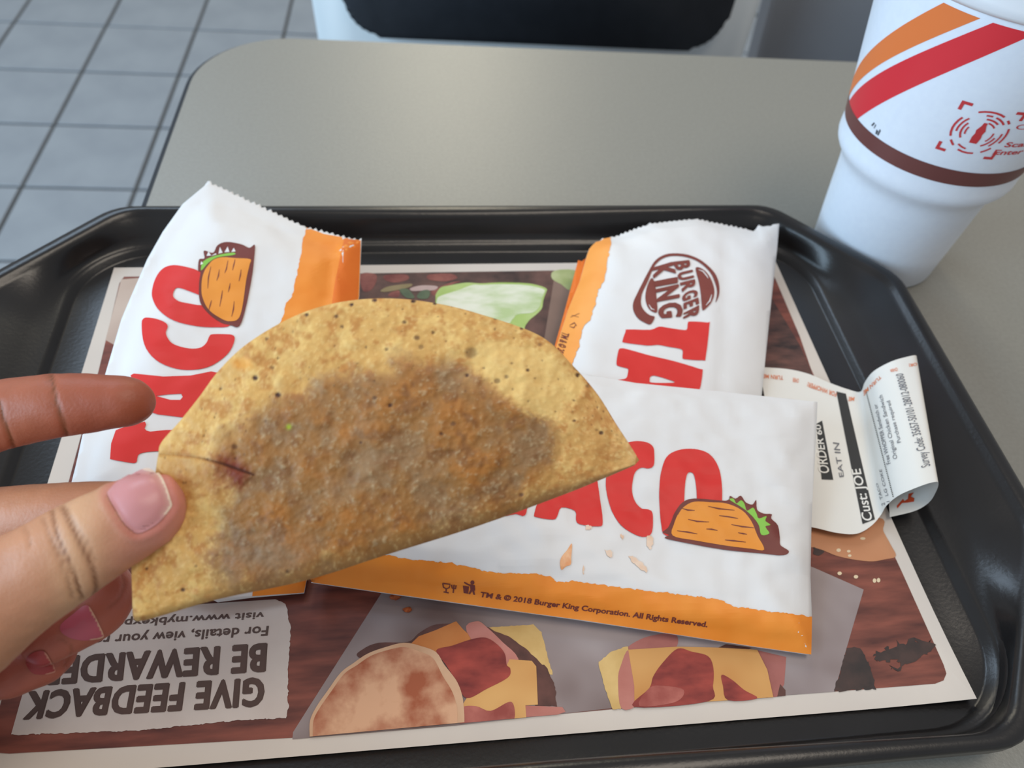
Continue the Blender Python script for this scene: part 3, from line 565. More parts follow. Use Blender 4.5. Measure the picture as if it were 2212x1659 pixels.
# ================================================================== receipt
m_rc = mk('receipt_paper', (232, 229, 222), .55, (228, 225, 219), 30, spec=.3)
m_black = mk('thermal_black', (44, 44, 44), .6); m_grey = mk('thermal_grey', (112, 112, 118), .6); m_oink = mk('receipt_orange', (226, 128, 82), .6); m_oink2 = mk('receipt_deep_orange', (206, 74, 34), .6)
st = [((1640, 793), (1700, 1128), .0100), ((1700, 797), (1765, 1141), .0098), ((1748, 808), (1808, 1151), .0096), ((1790, 826), (1850, 1153), .0096), ((1835, 842), (1882, 1136), .0100), ((1859, 846), (1903, 1112), .0112), ((1868, 826), (1915, 1092), .0165), ((1887, 802), (1942, 1070), .0245), ((1925, 781), (1983, 1052), .0305), ((1962, 770), (2014, 1042), .0322), ((1979, 768), (2027, 1043), .0312),
      ((1976, 778), (2022, 1062), .0250), ((1960, 800), (2006, 1086), .0165), ((1935, 825), (1975, 1104), .0115), ((1905, 850), (1922, 1117), .0088)]
tops = catmull([(*on_z(*a, z),) for a, b, z in st], 5, False); bots = catmull([(*on_z(*b, z),) for a, b, z in st], 5, False)
NR_ = 14; vs, fs = [], []
for a, b in zip(tops, bots):
    for j in range(NR_ + 1): vs.append(Vector(a).lerp(Vector(b), j / NR_))
for i in range(len(tops) - 1):
    for j in range(NR_): k = i * (NR_ + 1) + j; fs.append((k, k + 1, k + NR_ + 2, k + NR_ + 1))
rc = mesh_obj('receipt', vs, fs, m_rc, label='white till receipt with black bars, its end curling up against the tray rim', category='receipt')
P = Paper(rc, .01, 14)
BB = P.print('black_bar', [cE([(408, 585), (450, 560), (530, 985), (447, 982)]), cE([(552, 352), (620, 368), (828, 1268), (740, 1302)])], m_black, 1)
P.text('white_lettering', [('ORDER 60', *cE([(503, 940), (420, 935), (437, 590), (400, 590)]), .01), ('Cust: JOE', *cE([(812, 1278), (738, 1280), (722, 905), (655, 910)]), .012)], m_rc, 2, 'white letters knocked out of the black bars', BB)
P.text('black_lettering', [('EAT IN', *cE([(606, 962), (574, 968), (572, 722), (525, 716)]), .005)], m_grey, 2)
P.text('orange_lettering', [('TURN ME', *cE([(172, 240), (170, 270), (28, 228), (28, 258)]), .01), ('OVER', *cE([(284, 262), (280, 292), (240, 254), (236, 284)]), .01), ('FOR WHOPPER!', *cE([(556, 360), (548, 392), (348, 285), (342, 318)]), .01), ('ME', *cE([(682, 392), (678, 422), (640, 392), (636, 422)]), .01),
    ('TURN ME', *cE([(868, 235), (878, 256), (748, 350), (752, 385)]), .01), ('OVER', *cE([(988, 180), (994, 206), (936, 196), (942, 214)]), .01), ('OR!', *cE([(1128, 146), (1130, 166), (1070, 154), (1076, 178)]), .01)], m_oink, 2, 'small orange printed words along the top edge')
P.text('receipt_lettering', [('Survey Code: 35657-50101-28012-080060', *cE([(1226, 884), (1160, 902), (1030, 222), (975, 228)]), .004), ('Free WHOPPER Sandwich or', *cE([(945, 866), (916, 878), (846, 440), (822, 448)]), .003), ('Original Chicken Sandwich', *cE([(992, 832), (962, 840), (884, 376), (856, 382)]), .003), ('Purchase required', *cE([(1018, 716), (990, 724), (938, 416), (912, 424)]), .003),
    ('2  TACO', *cE([(906, 1164), (882, 1172), (852, 1008), (838, 1012)]), .003), ('1  LG COKE', *cE([(938, 1140), (916, 1146), (880, 908), (862, 912)]), .003)], m_grey, 2, 'grey dot-printed lines')
dots = []
for i in range(60):
    t = i / 59; x = 962 + (768 - 962) * t; y = 1104 + (350 - 1104) * t; dots.append(cE([(x - 4, y - 2.6), (x + 4, y - 4), (x + 5, y + 2.6), (x - 3, y + 4)]))
P.print('dotted_line', dots, m_black, 2)
P.print('orange_mark', [cE([(985, 1172), (1030, 1122), (1040, 1138), (1066, 1122), (1070, 1086), (1110, 1076), (1086, 1106), (1112, 1118), (1110, 1142), (1062, 1150), (1024, 1152), (988, 1192)])], m_oink2, 2)

# ================================================================== cup
CC = (.2378, .13435)
PROF = [(0.0004, .0305), (.0004, .0325), (.0015, .0338), (.02, .0354), (.036, .03675), (.050, .0379), (.054, .0384), (.057, .0391), (.060, .0404), (.0635, .0430), (.0655, .0442), (.068, .0449), (.071, .0450), (.074, .0449), (.078, .0452), (.10, .0485), (.12, .0515), (.150, .0560), (.1560, .0569), (.157, .0567), (.1575, .0555)]
zs = [p[0] for p in PROF]; rs = [p[1] for p in PROF]
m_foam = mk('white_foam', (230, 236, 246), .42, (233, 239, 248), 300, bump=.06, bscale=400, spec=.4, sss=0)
m_co = mk('cup_orange', (234, 126, 66), .42, spec=.4); m_cr = mk('cup_red', (222, 52, 62), .42, spec=.4); m_cb = mk('cup_brown', (112, 66, 62), .42, spec=.4)
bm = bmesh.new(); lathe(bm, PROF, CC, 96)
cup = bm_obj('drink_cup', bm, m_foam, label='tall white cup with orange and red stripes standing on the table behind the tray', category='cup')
bm = bmesh.new(); lathe(bm, [(.1572, .0570), (.1572, .0586), (.159, .0596), (.162, .0596), (.164, .0588), (.170, .0592), (.174, .0590), (.1745, .0575), (.171, .0555), (.1705, .0)][:-1] + [(.1708, .03)], CC, 96); bm_obj('lid', bm, mk('clear_white_lid', (226, 228, 232), .3), cup)
def cpt(th, z, off=.00012):
    r = np.interp(z, zs, rs) + off; a = math.radians(th); return (CC[0] + r * math.cos(a), CC[1] + r * math.sin(a), z)
def cup_print(name, polys, mat, off=.00012, step=3.0, label=None):
    """polys in (degrees round the cup, millimetres up)"""
    polys = [(p, []) if not isinstance(p, tuple) else p for p in polys]
    bm = flat_bm(polys); grid_cut(bm, step)
    for v in bm.verts: v.co = cpt(v.co.x, v.co.y / 1000, off)
    for f_ in bm.faces:
        f_.normal_update(); m_ = f_.calc_center_median()
        if f_.normal.dot(m_ - Vector((*CC, m_.z))) < 0: f_.normal_flip()
    o = bm_obj(name, bm, mat, cup)
    if label: o['label'] = label
bm = bmesh.new(); N_ = 96
loft(bm, [[cpt(360 * i / N_, z, .00018) for i in range(N_)] for z in (.0775, .0795, .0818, .084, .0858)], False, False); bm_obj('brown_band', bm, m_cb, cup)
zu = lambda t: 153.8 + 1.09 * (t + 150.4); zl = lambda t: 99.4 + 1.009 * (t + 188.6)
cup_print('orange_stripe', [[(-213, 85.5), (-205, zu(-205)), (-180, zu(-180)), (-150, 154.5), (-134, 154.5), (-160, zl(-160)), (-189, zl(-189)), (-202.4, 85.5)]], m_co)
ru = lambda t: 97.0 + 1.011 * (t + 185.8); rl = lambda t: 84.9 + 1.079 * (t + 177.6)
cup_print('red_stripe', [[(-197, 85.5), (-186, ru(-186)), (-154, ru(-154)), (-129, 154.5), (-113.1, 154.5), (-141, rl(-141)), (-176.9, 85.5)]], m_cr)
m_ci = mk('cup_icon_red', (206, 62, 66), .42, spec=.4)
ic = (-109.3, 107.2); kx = 1 / .85   # degrees per mm at this height (r about 49.5 mm)
def arc(r, a0, a1, w):
    n = max(3, int(abs(a1 - a0) / 10)); pts = [(r * math.cos(math.radians(a0 + (a1 - a0) * i / n)), r * math.sin(math.radians(a0 + (a1 - a0) * i / n))) for i in range(n + 1)]
    return [(ic[0] + x * kx, ic[1] + y) for x, y in stroke(pts, w, False)]
arcs = [(11.0, 62, 118, .9), (11.0, 150, 205, .9), (11.0, 215, 232, .9), (11.0, 248, 285, .9), (11.0, 300, 322, .9), (11.0, -20, 22, .9), (11, 36, 48, .9),
        (9.1, 40, 75, .8), (9.1, 84, 100, .8), (9.1, 140, 190, .8), (9.1, 235, 262, .8), (9.1, -40, 8, .8), (7.3, 50, 95, .8), (7.3, 150, 215, .8), (7.3, -60, -10, .8), (5.6, 160, 200, .7), (5.6, 40, 80, .7), (5.6, -40, 10, .7)]
pol = [arc(*a) for a in arcs]
pol += [[(ic[0] + x * kx, ic[1] + y) for x, y in [(-1.6, -5.6), (1.6, -5.6), (1.9, -2.5), (1.5, -.5), (1.9, 1.2), (.9, 3.8), (.7, 5.4), (-.7, 5.4), (-.9, 3.8), (-1.9, 1.2), (-1.5, -.5), (-1.9, -2.5)]]]
for sx in (-1, 1):
    for sy in (-1, 1):
        pol.append([(ic[0] + sx * x * kx, ic[1] + sy * y) for x, y in [(13, 13), (8.6, 13), (8.6, 11.6), (11.6, 11.6), (11.6, 8.6), (13, 8.6)]])
cup_print('scan_emblem', pol, m_ci, .0002, 4)
def cup_text(name, items, mat):
    bm = bmesh.new()
    for it in items: text_into(bm, *it)
    grid_cut(bm, 3)
    for v in bm.verts: v.co = cpt(v.co.x, v.co.y / 1000, .0002)
    bm_obj(name, bm, mat, cup)
cup_text('red_lettering', [('Can you', (-94.5, 111.4), (-94.5, 114.2), (-66, 111.4), (-66, 114.2), .0), ('Scan here', (-93, 101.6), (-93, 104.4), (-60, 101.6), (-60, 104.4), .02), ('Enter to win', (-96, 97.2), (-96, 100), (-56, 97.2), (-56, 100), .02)], m_ci)
cup_print('small_icons', [[(-163.6, 89.2), (-162.6, 89.0), (-161.4, 91.2), (-162.4, 91.4)], [(-161.2, 88.9), (-160.7, 88.8), (-160.2, 91), (-160.8, 91.1)], [(-158.8, 87.0), (-157.6, 86.9), (-157.4, 89), (-159, 89.2)], [(-157.2, 87), (-156.4, 86.9), (-156.0, 90), (-157, 90.4)]], mk('cup_grey_ink', (80, 84, 92), .5), .0002)

# ================================================================== taco
bot = cB([(52, 1418), (100, 1436), (400, 1350), (780, 1268), (1100, 1166), (1500, 1040), (1840, 916), (2010, 848), (2155, 786)])
topc = cB([(45, 1190), (95, 1010), (140, 850), (158, 745), (172, 690), (250, 600), (330, 500), (420, 380), (540, 270), (720, 165), (900, 106), (1100, 86), (1300, 103), (1500, 150), (1760, 244), (1900, 372), (2000, 488), (2070, 600), (2130, 692), (2163, 745)])
def poly_at(pts, s):   # arc-length parameter
    P_ = np.array(catmull(pts, 12, False)); d = np.r_[0, np.cumsum(np.hypot(*np.diff(P_, axis=0).T))]; d /= d[-1]
    return np.stack([np.interp(s, d, P_[:, 0]), np.interp(s, d, P_[:, 1])], 1)
NS, NT = 420, 210
ss = np.linspace(0, 1, NS + 1); tt = np.linspace(0, 1, NT + 1)
Bq = poly_at(bot, ss); Tq = poly_at(topc, ss)
def tdepth(x, y): return .2165 + .0000085 * (x - 830) - .000012 * (y - 1000)
GX = Bq[None] * (1 - tt[:, None, None]) + Tq[None] * tt[:, None, None]    # NT+1, NS+1, 2
X_, Y_ = GX[..., 0], GX[..., 1]
def fbm(sx, sy, seed, oct=4):
    out = np.empty(X_.shape)
    for i in range(X_.shape[0]):
        for j in range(X_.shape[1]):
            out[i, j] = noise.fractal(Vector((X_[i, j] * sx, Y_[i, j] * sy, seed)), 1.0, 2.0, oct)
    return out
n1 = fbm(.012, .012, 1.3); n2 = fbm(.05, .05, 4.2, 4); n3 = fbm(.14, .14, 7.7, 3); n4 = fbm(.018, .018, 12.1); n5 = fbm(.03, .03, 21.4, 5)
def inside_soft(poly, soft, jit):
    P_ = np.array(poly); A_, B_ = P_, np.roll(P_, -1, 0)
    x = X_ + jit[0]; y = Y_ + jit[1]; dm = np.full(X_.shape, 1e9); ins = np.zeros(X_.shape, bool)
    for a, b in zip(A_, B_):
        d = b - a; t = np.clip(((x - a[0]) * d[0] + (y - a[1]) * d[1]) / (d @ d), 0, 1); dm = np.minimum(dm, np.hypot(x - a[0] - d[0] * t, y - a[1] - d[1] * t))
        c_ = (a[1] > y) != (b[1] > y); xx = a[0] + (y - a[1]) / (b[1] - a[1] + 1e-12) * d[0]; ins ^= c_ & (x < xx)
    return np.clip(.5 + np.where(ins, dm, -dm) / (2 * soft), 0, 1)
jt = (28 * n1 + 10 * n2, 28 * n4 + 10 * n3)
fill = inside_soft(catmull(cB([(430, 1180), (405, 1080), (420, 960), (470, 850), (430, 760), (480, 660), (620, 560), (780, 470), (900, 420), (1050, 410), (1250, 370), (1380, 400), (1500, 450), (1640, 500), (1760, 580), (1830, 680), (1805, 805), (1760, 890), (1500, 1010), (1200, 1120), (900, 1215), (700, 1275), (480, 1310)]), 5), 26, jt)
bruise = inside_soft(catmull(cB([(480, 640), (640, 520), (820, 420), (1000, 395), (1250, 345), (1420, 380), (1560, 440), (1720, 520), (1800, 600), (1700, 640), (1400, 520), (1100, 520), (800, 600), (560, 740), (440, 900), (400, 760)]), 5), 22, jt)
pale = inside_soft(catmull(cB([(1460, 350), (1490, 270), (1600, 265), (1760, 300), (1880, 380), (1950, 460), (1890, 520), (1830, 590), (1720, 570), (1620, 500), (1540, 430)]), 5), 8, (10 * n2, 10 * n3))
greyz = inside_soft(catmull(cB([(405, 1130), (430, 1090), (560, 1080), (700, 1090), (820, 1130), (760, 1190), (600, 1240), (480, 1265), (430, 1230)]), 5), 40, jt)
sheen = inside_soft(catmull(cB([(1030, 560), (1060, 600), (1040, 780), (960, 900), (860, 880), (980, 760)]), 5), 24, jt)
lower = np.clip(1.25 - tt / .10, 0, 1)[:, None] * np.ones_like(X_)
def L3(c): return np.array(lin(c)[:3])
def mixc(a, b, k): return a * (1 - k[..., None]) + b * k[..., None]
sm = lambda v, a, b: np.clip((v - a) / (b - a), 0, 1)
colr = np.ones(X_.shape + (3,)) * L3((214, 166, 94))
colr = mixc(colr, L3((230, 190, 116)), sm(n4 + .45 * n5 + .25 * n3, -.1, .5) * .9)
colr = mixc(colr, L3((190, 128, 62)), sm(n5 + .6 * n2, .02, .55) * .85)
colr = mixc(colr, L3((172, 122, 72)), lower * np.clip((X_ - 330) / 250, .25, .85))
rightdark = np.clip((X_ - 1130) / 240, 0, 1) * np.clip((Y_ - 700) / 200, 0, 1)
colr = mixc(colr, L3((206, 148, 88)), rightdark * .5)
colr = mixc(colr, L3((162, 110, 74)), bruise * (.5 + .4 * sm(n2, -.2, .4)))
fc = np.ones(X_.shape + (3,)) * L3((156, 108, 56))
fc = mixc(fc, L3((178, 112, 44)), sm(n1 + .5 * n5, .0, .6) * .65)
fc = mixc(fc, L3((146, 113, 78)), sm(-n1 + .6 * n4, .02, .6) * .75)
fc = mixc(fc, L3((128, 84, 46)), sm(n5, .1, .6) * .75)
fc = mixc(fc, L3((206, 184, 144)), sm(n3 + .6 * n2 - .15 * n1, .30, .85) * .34)
colr = mixc(colr, fc, fill)
colr = mixc(colr, L3((150, 126, 102)), greyz * .6)
colr = mixc(colr, L3((172, 143, 110)), sheen * .45)  # greasy sheen painted into the shell colour
colr = mixc(colr, L3((232, 192, 118)), pale * .85)
# bubbles: paler blisters in the upper shell
colr = mixc(colr, L3((240, 204, 134)), sm(n3 + .3 * n2, .22, .6) * (1 - fill) * .4)
# red-brown bruise round the crack
crack = cB([(150, 742), (230, 742), (330, 755), (420, 778), (500, 805), (558, 826)])
redz = inside_soft(catmull(cB([(420, 740), (500, 770), (545, 825), (500, 890), (450, 850), (415, 800)]), 4), 14, (8 * n2, 8 * n3))
colr = mixc(colr, L3((122, 46, 22)), redz * .95)
brz = inside_soft(catmull(cB([(190, 750), (300, 750), (400, 790), (430, 860), (330, 900), (240, 960), (230, 850)]), 4), 24, jt)
colr = mixc(colr, L3((170, 110, 52)), brz * .5)
oran = inside_soft(catmull(cB([(470, 350), (530, 335), (550, 370), (500, 390)]), 4), 8, (6 * n2, 6 * n3)); colr = mixc(colr, L3((232, 158, 62)), oran * .7)
spots = [(565, 420, 12, 1), (661, 490, 13, 1), (1470, 315, 26, .5), (1243, 252, 12, .7), (1130, 535, 10, .9), (1066, 505, 10, .7), (2016, 650, 9, .9), (262, 1308, 9, .9), (110, 1221, 6, .8), (317, 1210, 6, .5), (700, 1233, 8, .7), (478, 708, 13, .6), (1345, 655, 9, .8), (1395, 612, 11, .6), (1008, 692, 7, .8), (1680, 910, 10, .7), (1580, 432, 13, .6), (1618, 415, 10, .6), (1452, 408, 8, .9), (1708, 388, 8, .9), (1525, 376, 6, .6), (1640, 358, 6, .6), (1915, 408, 9, .9), (1908, 380, 12, .4), (1958, 455, 8, .6), (968, 114, 9, 1), (1066, 95, 9, 1), (1228, 98, 9, 1), (1320, 108, 8, 1), (1392, 116, 6, .9), (780, 155, 9, 1), (612, 256, 7, .8), (904, 162, 9, .8), (930, 205, 7, .8), (1190, 186, 8, .8), (1572, 170, 7, .9), (1682, 213, 7, .9), (1758, 280, 8, .5), (1902, 600, 7, .8), (2025, 560, 5, .6), (420, 465, 6, .7), (395, 585, 5, .7), (350, 662, 5, .7), (636, 378, 9, .6), (660, 336, 6, .7), (1115, 300, 8, .7), (1260, 290, 12, .5), (1310, 230, 7, .8), (1030, 290, 6, .7)]
rnd = random.Random(3)
for _ in range(110):
    s_, t_ = rnd.random(), rnd.uniform(.6, 1.0); i_, j_ = int(t_ * NT), int(s_ * NS); spots.append(((X_[i_, j_] - 260) / .5154, (Y_[i_, j_] - 600) / .5154, rnd.uniform(2.5, 6), rnd.uniform(.25, .7)))
dsp = np.zeros(X_.shape)
for sx_, sy_, r_, k_ in spots:
    cx_, cy_ = 260 + sx_ * .5154, 600 + sy_ * .5154; r_ *= .5154
    d2 = ((X_ - cx_ + 1.2 * n3) ** 2 + ((Y_ - cy_ + 1.2 * n2) * 1.15) ** 2) / (r_ * r_); kk = k_ * np.clip(1.5 - d2, 0, 1); colr = mixc(colr, L3((70, 38, 28)), kk); dsp += kk * .00025
# crack: a thin dark step
cd_ = np.full(X_.shape, 1e9)
ck = np.array(catmull(crack, 6, False))
for a, b in zip(ck[:-1], ck[1:]):
    d = b - a; t = np.clip(((X_ - a[0]) * d[0] + (Y_ - a[1]) * d[1]) / (d @ d), 0, 1); cd_ = np.minimum(cd_, np.hypot(X_ - a[0] - d[0] * t, Y_ - a[1] - d[1] * t))
ckm = np.clip(1.4 - cd_ / 2.6, 0, 1); colr = mixc(colr, L3((74, 36, 22)), ckm * np.clip((X_ - 380) / 120, .15, 1))
below = inside_soft(cB([(150, 742), (330, 755), (558, 826), (480, 900), (330, 1000), (120, 1000)]), 3, (0, 0)) * np.clip(1 - cd_ / 60, 0, 1)
gl_ = np.exp(-(((X_ - (260 + 706 * .5154)) / 5) ** 2 + ((Y_ - (600 + 625 * .5154)) / 5) ** 2)); colr = mixc(colr, L3((170, 190, 40)), np.clip(gl_ * 1.1, 0, 1))
# shape of the front shell
u_ = ss[None] * np.ones_like(X_); t2 = tt[:, None] * np.ones_like(X_)
bul = .0065 * np.clip(np.sin(np.pi * np.clip((u_ - .06) / .88, 0, 1)), 0, 1) ** .7 * np.clip(np.sin(np.pi * np.clip(t2 * .92 + .06, 0, 1)), 0, 1) ** .8
gap = .0032 + .0022 * t2 + bul
rnd_ = np.clip(1 - t2 / .085, 0, 1); gap = gap * np.sqrt(np.clip(1 - rnd_ ** 2, 0, 1))
rough_ = .00005 * n3 + .00016 * n2 + .0009 * n1 + fill * (.00012 * n2 + .00005 * n3) + .0003 * np.clip(n4, 0, 1) - pale * .0003
endt = np.clip((1 - t2) / .02, 0, 1)
dF = tdepth(X_, Y_) - gap - rough_ * np.clip(t2 / .05, .2, 1) + dsp + ckm * .0005 - below * .0007 + (1 - endt) ** 2 * .0006
rays = np.stack([(X_ - W / 2) / F, -(Y_ - H / 2) / F, -np.ones_like(X_)], -1)
Rn = np.array(ROT); camn = np.array(CAM)
PF = camn + (rays * dF[..., None]) @ Rn.T
taco = empty('hard_taco', at_depth(830, 1010, .2165), label='fried hard-shell taco with a greasy brown patch, held up in the hand', category='food')
Wd = NS + 1
fsF = [(i * Wd + j, i * Wd + j + 1, (i + 1) * Wd + j + 1, (i + 1) * Wd + j) for i in range(NT) for j in range(NS)]
m_taco = mk_attr('corn_tortilla', .6, bump=.08, bscale=900, spec=.4, mott=.05, mscale=500)
me = bpy.data.meshes.new('front_shell')
kin = 6; vin = (rays[::kin, ::kin] * (dF[::kin, ::kin] + .0020 * np.clip(t2[::kin, ::kin] / .06, 0, 1))[..., None]) @ Rn.T + camn   # inner face, coarser
vs = list(map(tuple, PF.reshape(-1, 3))); n0 = len(vs); vs += list(map(tuple, vin.reshape(-1, 3))); wi = vin.shape[1]; hi = vin.shape[0]
fsI = [(n0 + i * wi + j, n0 + (i + 1) * wi + j, n0 + (i + 1) * wi + j + 1, n0 + i * wi + j + 1) for i in range(hi - 1) for j in range(wi - 1)]
rim = []
for j in range(NS): a = NT * Wd + j; q = n0 + (hi - 1) * wi + j // kin; q2 = n0 + (hi - 1) * wi + (j + 1) // kin; rim.append((a, a + 1, q2, q) if q2 != q else (a, a + 1, q))
for i in range(NT):
    for j, col_ in ((0, 0), (NS, wi - 1)):
        a, b = i * Wd + j, (i + 1) * Wd + j; q = n0 + (i // kin) * wi + col_; q2 = n0 + ((i + 1) // kin) * wi + col_; rim.append((a, b, q2, q) if q2 != q else (a, b, q))
fr = mesh_obj('front_shell', vs, fsF + fsI + rim, m_taco)
set_col(fr, np.concatenate([colr.reshape(-1, 3), np.ones((len(vs) - n0, 3)) * L3((206, 160, 92))])); attach(fr, taco)
# back shell (coarser), joined to the front along the fold
kb = 5; tb = t2[::kb, ::kb]; Xb = X_[::kb, ::kb] + 6 * tb; Yb = Y_[::kb, ::kb] + 10 * tb
gb = (gap[::kb, ::kb] + .002 * tb)
vb = []
rb_ = np.stack([(Xb - W / 2) / F, -(Yb - H / 2) / F, -np.ones_like(Xb)], -1); D0 = tdepth(Xb, Yb)
o1 = camn + (rb_ * (D0 + gb + .0012)[..., None]) @ Rn.T; o2_ = camn + (rb_ * (D0 + gb - .0008 * np.clip(tb / .06, 0, 1))[..., None]) @ Rn.T
hb, wb = Xb.shape; vs = list(map(tuple, o1.reshape(-1, 3))) + list(map(tuple, o2_.reshape(-1, 3))); nb = hb * wb
fs = [(i * wb + j, (i + 1) * wb + j, (i + 1) * wb + j + 1, i * wb + j + 1) for i in range(hb - 1) for j in range(wb - 1)]
fs += [(nb + i * wb + j, nb + i * wb + j + 1, nb + (i + 1) * wb + j + 1, nb + (i + 1) * wb + j) for i in range(hb - 1) for j in range(wb - 1)]
for j in range(wb - 1):
    for i in (0, hb - 1): a = i * wb + j; fs.append((a, a + 1, nb + a + 1, nb + a))
for i in range(hb - 1):
    for j in (0, wb - 1): a = i * wb + j; fs.append((a, a + wb, nb + a + wb, nb + a))
bk = mesh_obj('back_shell', vs, fs, m_taco); set_col(bk, np.concatenate([colr[::kb, ::kb].reshape(-1, 3)] * 2)); attach(bk, taco)
# filling between the shells
i0, i1 = 3, int(hb * .72); j0, j1 = int(wb * .14), int(wb * .86); vs, fs = [], []
for sgn in (-1, 1):
    for i in range(i0, i1):
        for j in range(j0, j1):
            e = min((i - i0) / 5, (i1 - 1 - i) / 6, (j - j0) / 6, (j1 - 1 - j) / 6, 1); d = D0[i, j] + sgn * max(0, gb[i, j] - .0032) * max(0, e) * .9 + .0006 * noise.noise(Vector((i * .4, j * .4, sgn)))* max(0, e)
            vs.append(tuple(camn + Rn @ (rb_[i, j] * d)))
wf_ = j1 - j0; hf_ = i1 - i0
for k in (0, 1):
    for i in range(hf_ - 1):
        for j in range(wf_ - 1):
            a = k * wf_ * hf_ + i * wf_ + j; q = (a, a + 1, a + wf_ + 1, a + wf_); fs.append(q if k == 0 else q[::-1])
attach(mesh_obj('meat_filling', vs, fs, mk('ground_meat', (104, 60, 34), .7, (140, 86, 48), 400, bump=.5, bscale=700)), taco)

# ================================================================== hand
def P3(px, py, d): return at_depth(px, py, d)
VIEW = (ROT @ Vector((0, 0, -1))).normalized()
def tube(bm, stations, nseg=28, sub=5):
    """stations: (px, py, depth, half width px, half thickness m)"""
    pts = []
    for px, py, d, hw, ht in stations: p = P3(px, py, d); pts.append((p.x, p.y, p.z, hw / F * d, ht))
    L = catmull([Vector(p) for p in pts], sub, False) if False else None
    arr = np.array(pts); n = len(arr); fine = []
    for i in range(n - 1):
        p = [arr[max(0, min(n - 1, i + k))] for k in (-1, 0, 1, 2)]
        for j in range(sub):
            t = j / sub; fine.append(.5 * ((2 * p[1]) + (p[2] - p[0]) * t + (2 * p[0] - 5 * p[1] + 4 * p[2] - p[3]) * t * t + (3 * p[1] - p[0] - 3 * p[2] + p[3]) * t ** 3))
    fine.append(arr[-1]); fine = np.array(fine)
    rings = []
    for i, q in enumerate(fine):
        a = Vector(fine[max(i - 1, 0)][:3]); b = Vector(fine[min(i + 1, len(fine) - 1)][:3]); t = (b - a).normalized()
        side = t.cross(VIEW)
        if side.length < .2: side = t.cross(ROT @ Vector((1, 0, 0)))
        side.normalize(); dep = side.cross(t).normalized()
        rw, rt = max(q[3], 1e-4), max(q[4], 1e-4)
        rings.append([Vector(q[:3]) + side * (rw * math.cos(2 * math.pi * k / nseg)) + dep * (rt * math.sin(2 * math.pi * k / nseg)) for k in range(nseg)])
    loft(bm, rings)
def tip(axis_a, axis_b, d, hw, ht, n=6):
    """hemispherical end cap stations from point a (full width) to b (the very tip)"""
    out = []
    for i in range(n + 1):
        t = math.sin(math.pi / 2 * i / n); k = math.sqrt(max(0, 1 - t * t)); out.append((axis_a[0] + (axis_b[0] - axis_a[0]) * t, axis_a[1] + (axis_b[1] - axis_a[1]) * t, d, max(hw * k, 1.2), max(ht * k, .0002)))
    return out
bm = bmesh.new()
# thumb (from the base of the thumb ball out to the tip)
tube(bm, [(-420, 1540, .2185, 190, .020), (-260, 1450, .2125, 165, .0180), (-110, 1365, .2068, 140, .0152), (0, 1290, .2045, 119, .0132), (75, 1243, .2035, 109, .0118), (120, 1215, .2030, 105, .0112), (160, 1190, .2030, 102, .0108), (205, 1163, .2030, 97, .0104), (255, 1136, .2032, 91, .0098)] + tip((300, 1111), (394, 1062), .2036, 86, .0088))
# index finger, pad towards the viewer
tube(bm, [(-420, 1010, .252, 105, .0125), (-260, 975, .2475, 92, .0112), (-110, 930, .243, 82, .0102), (-40, 907, .240, 79, .0098), (15, 894, .2385, 76, .0093), (70, 884, .2380, 73, .0092), (125, 876, .2375, 70, .0089), (190, 871, .2375, 65, .0085)] + tip((258, 868), (334, 868), .2375, 57, .0078))
# middle finger, behind the taco
tube(bm, [(-420, 1240, .252, 105, .0125), (-260, 1190, .249, 92, .0112), (-110, 1150, .2455, 84, .0105), (0, 1130, .2425, 78, .0098), (90, 1118, .2395, 73, .0092), (180, 1110, .2375, 70, .0088), (250, 1106, .2368, 67, .0082)] + tip((330, 1103), (420, 1100), .2368, 62, .0072))
# ring finger: curls so that its nail looks back at the viewer
tube(bm, [(-420, 1430, .238, 100, .0118), (-200, 1385, .2415, 86, .0105), (0, 1325, .2455, 76, .0096), (110, 1285, .2475, 70, .0090), (185, 1265, .2480, 66, .0086), (222, 1270, .2445, 64, .0082), (228, 1294, .2375, 63, .0078), (206, 1322, .2315, 60, .0072), (165, 1348, .2280, 57, .0068)] + tip((110, 1378), (50, 1408), .2262, 54, .0062))
# little finger
tube(bm, [(-420, 1600, .224, 92, .0108), (-200, 1530, .232, 76, .0092), (-20, 1450, .2395, 66, .0082), (60, 1408, .2425, 58, .0076), (100, 1395, .2435, 54, .0072), (114, 1406, .2405, 52, .0068), (102, 1424, .2355, 50, .0062), (72, 1440, .2325, 48, .0058)] + tip((25, 1462), (-30, 1488), .2305, 45, .0052))
# palm, wrist and forearm: broad flattened masses joining the roots
tube(bm, [(-1900, 2600, .125, 480, .034), (-1150, 1990, .160, 300, .028), (-900, 1790, .186, 265, .026), (-700, 1620, .208, 265, .0225), (-520, 1450, .226, 290, .0185), (-400, 1330, .2385, 300, .0155), (-310, 1270, .2445, 270, .0120), (-250, 1235, .2465, 200, .008)])
tube(bm, [(-800, 1740, .196, 120, .018), (-520, 1600, .2130, 150, .020), (-420, 1540, .2170, 170, .020), (-330, 1490, .2160, 150, .017)])
me = bpy.data.meshes.new('hand_raw'); bm.to_mesh(me); bm.free()
raw = bpy.data.objects.new('hand_raw', me); COL.objects.link(raw)
md = raw.modifiers.new('r', 'REMESH'); md.mode = 'VOXEL'; md.voxel_size = .00085
ms = raw.modifiers.new('s', 'SMOOTH'); ms.factor = .5; ms.iterations = 6
dg = bpy.context.evaluated_depsgraph_get(); hme = bpy.data.meshes.new_from_object(raw.evaluated_get(dg)); bpy.data.objects.remove(raw)
n = len(hme.vertices); co = np.empty(n * 3, np.float32); hme.vertices.foreach_get('co', co); co = co.reshape(-1, 3).astype(float)
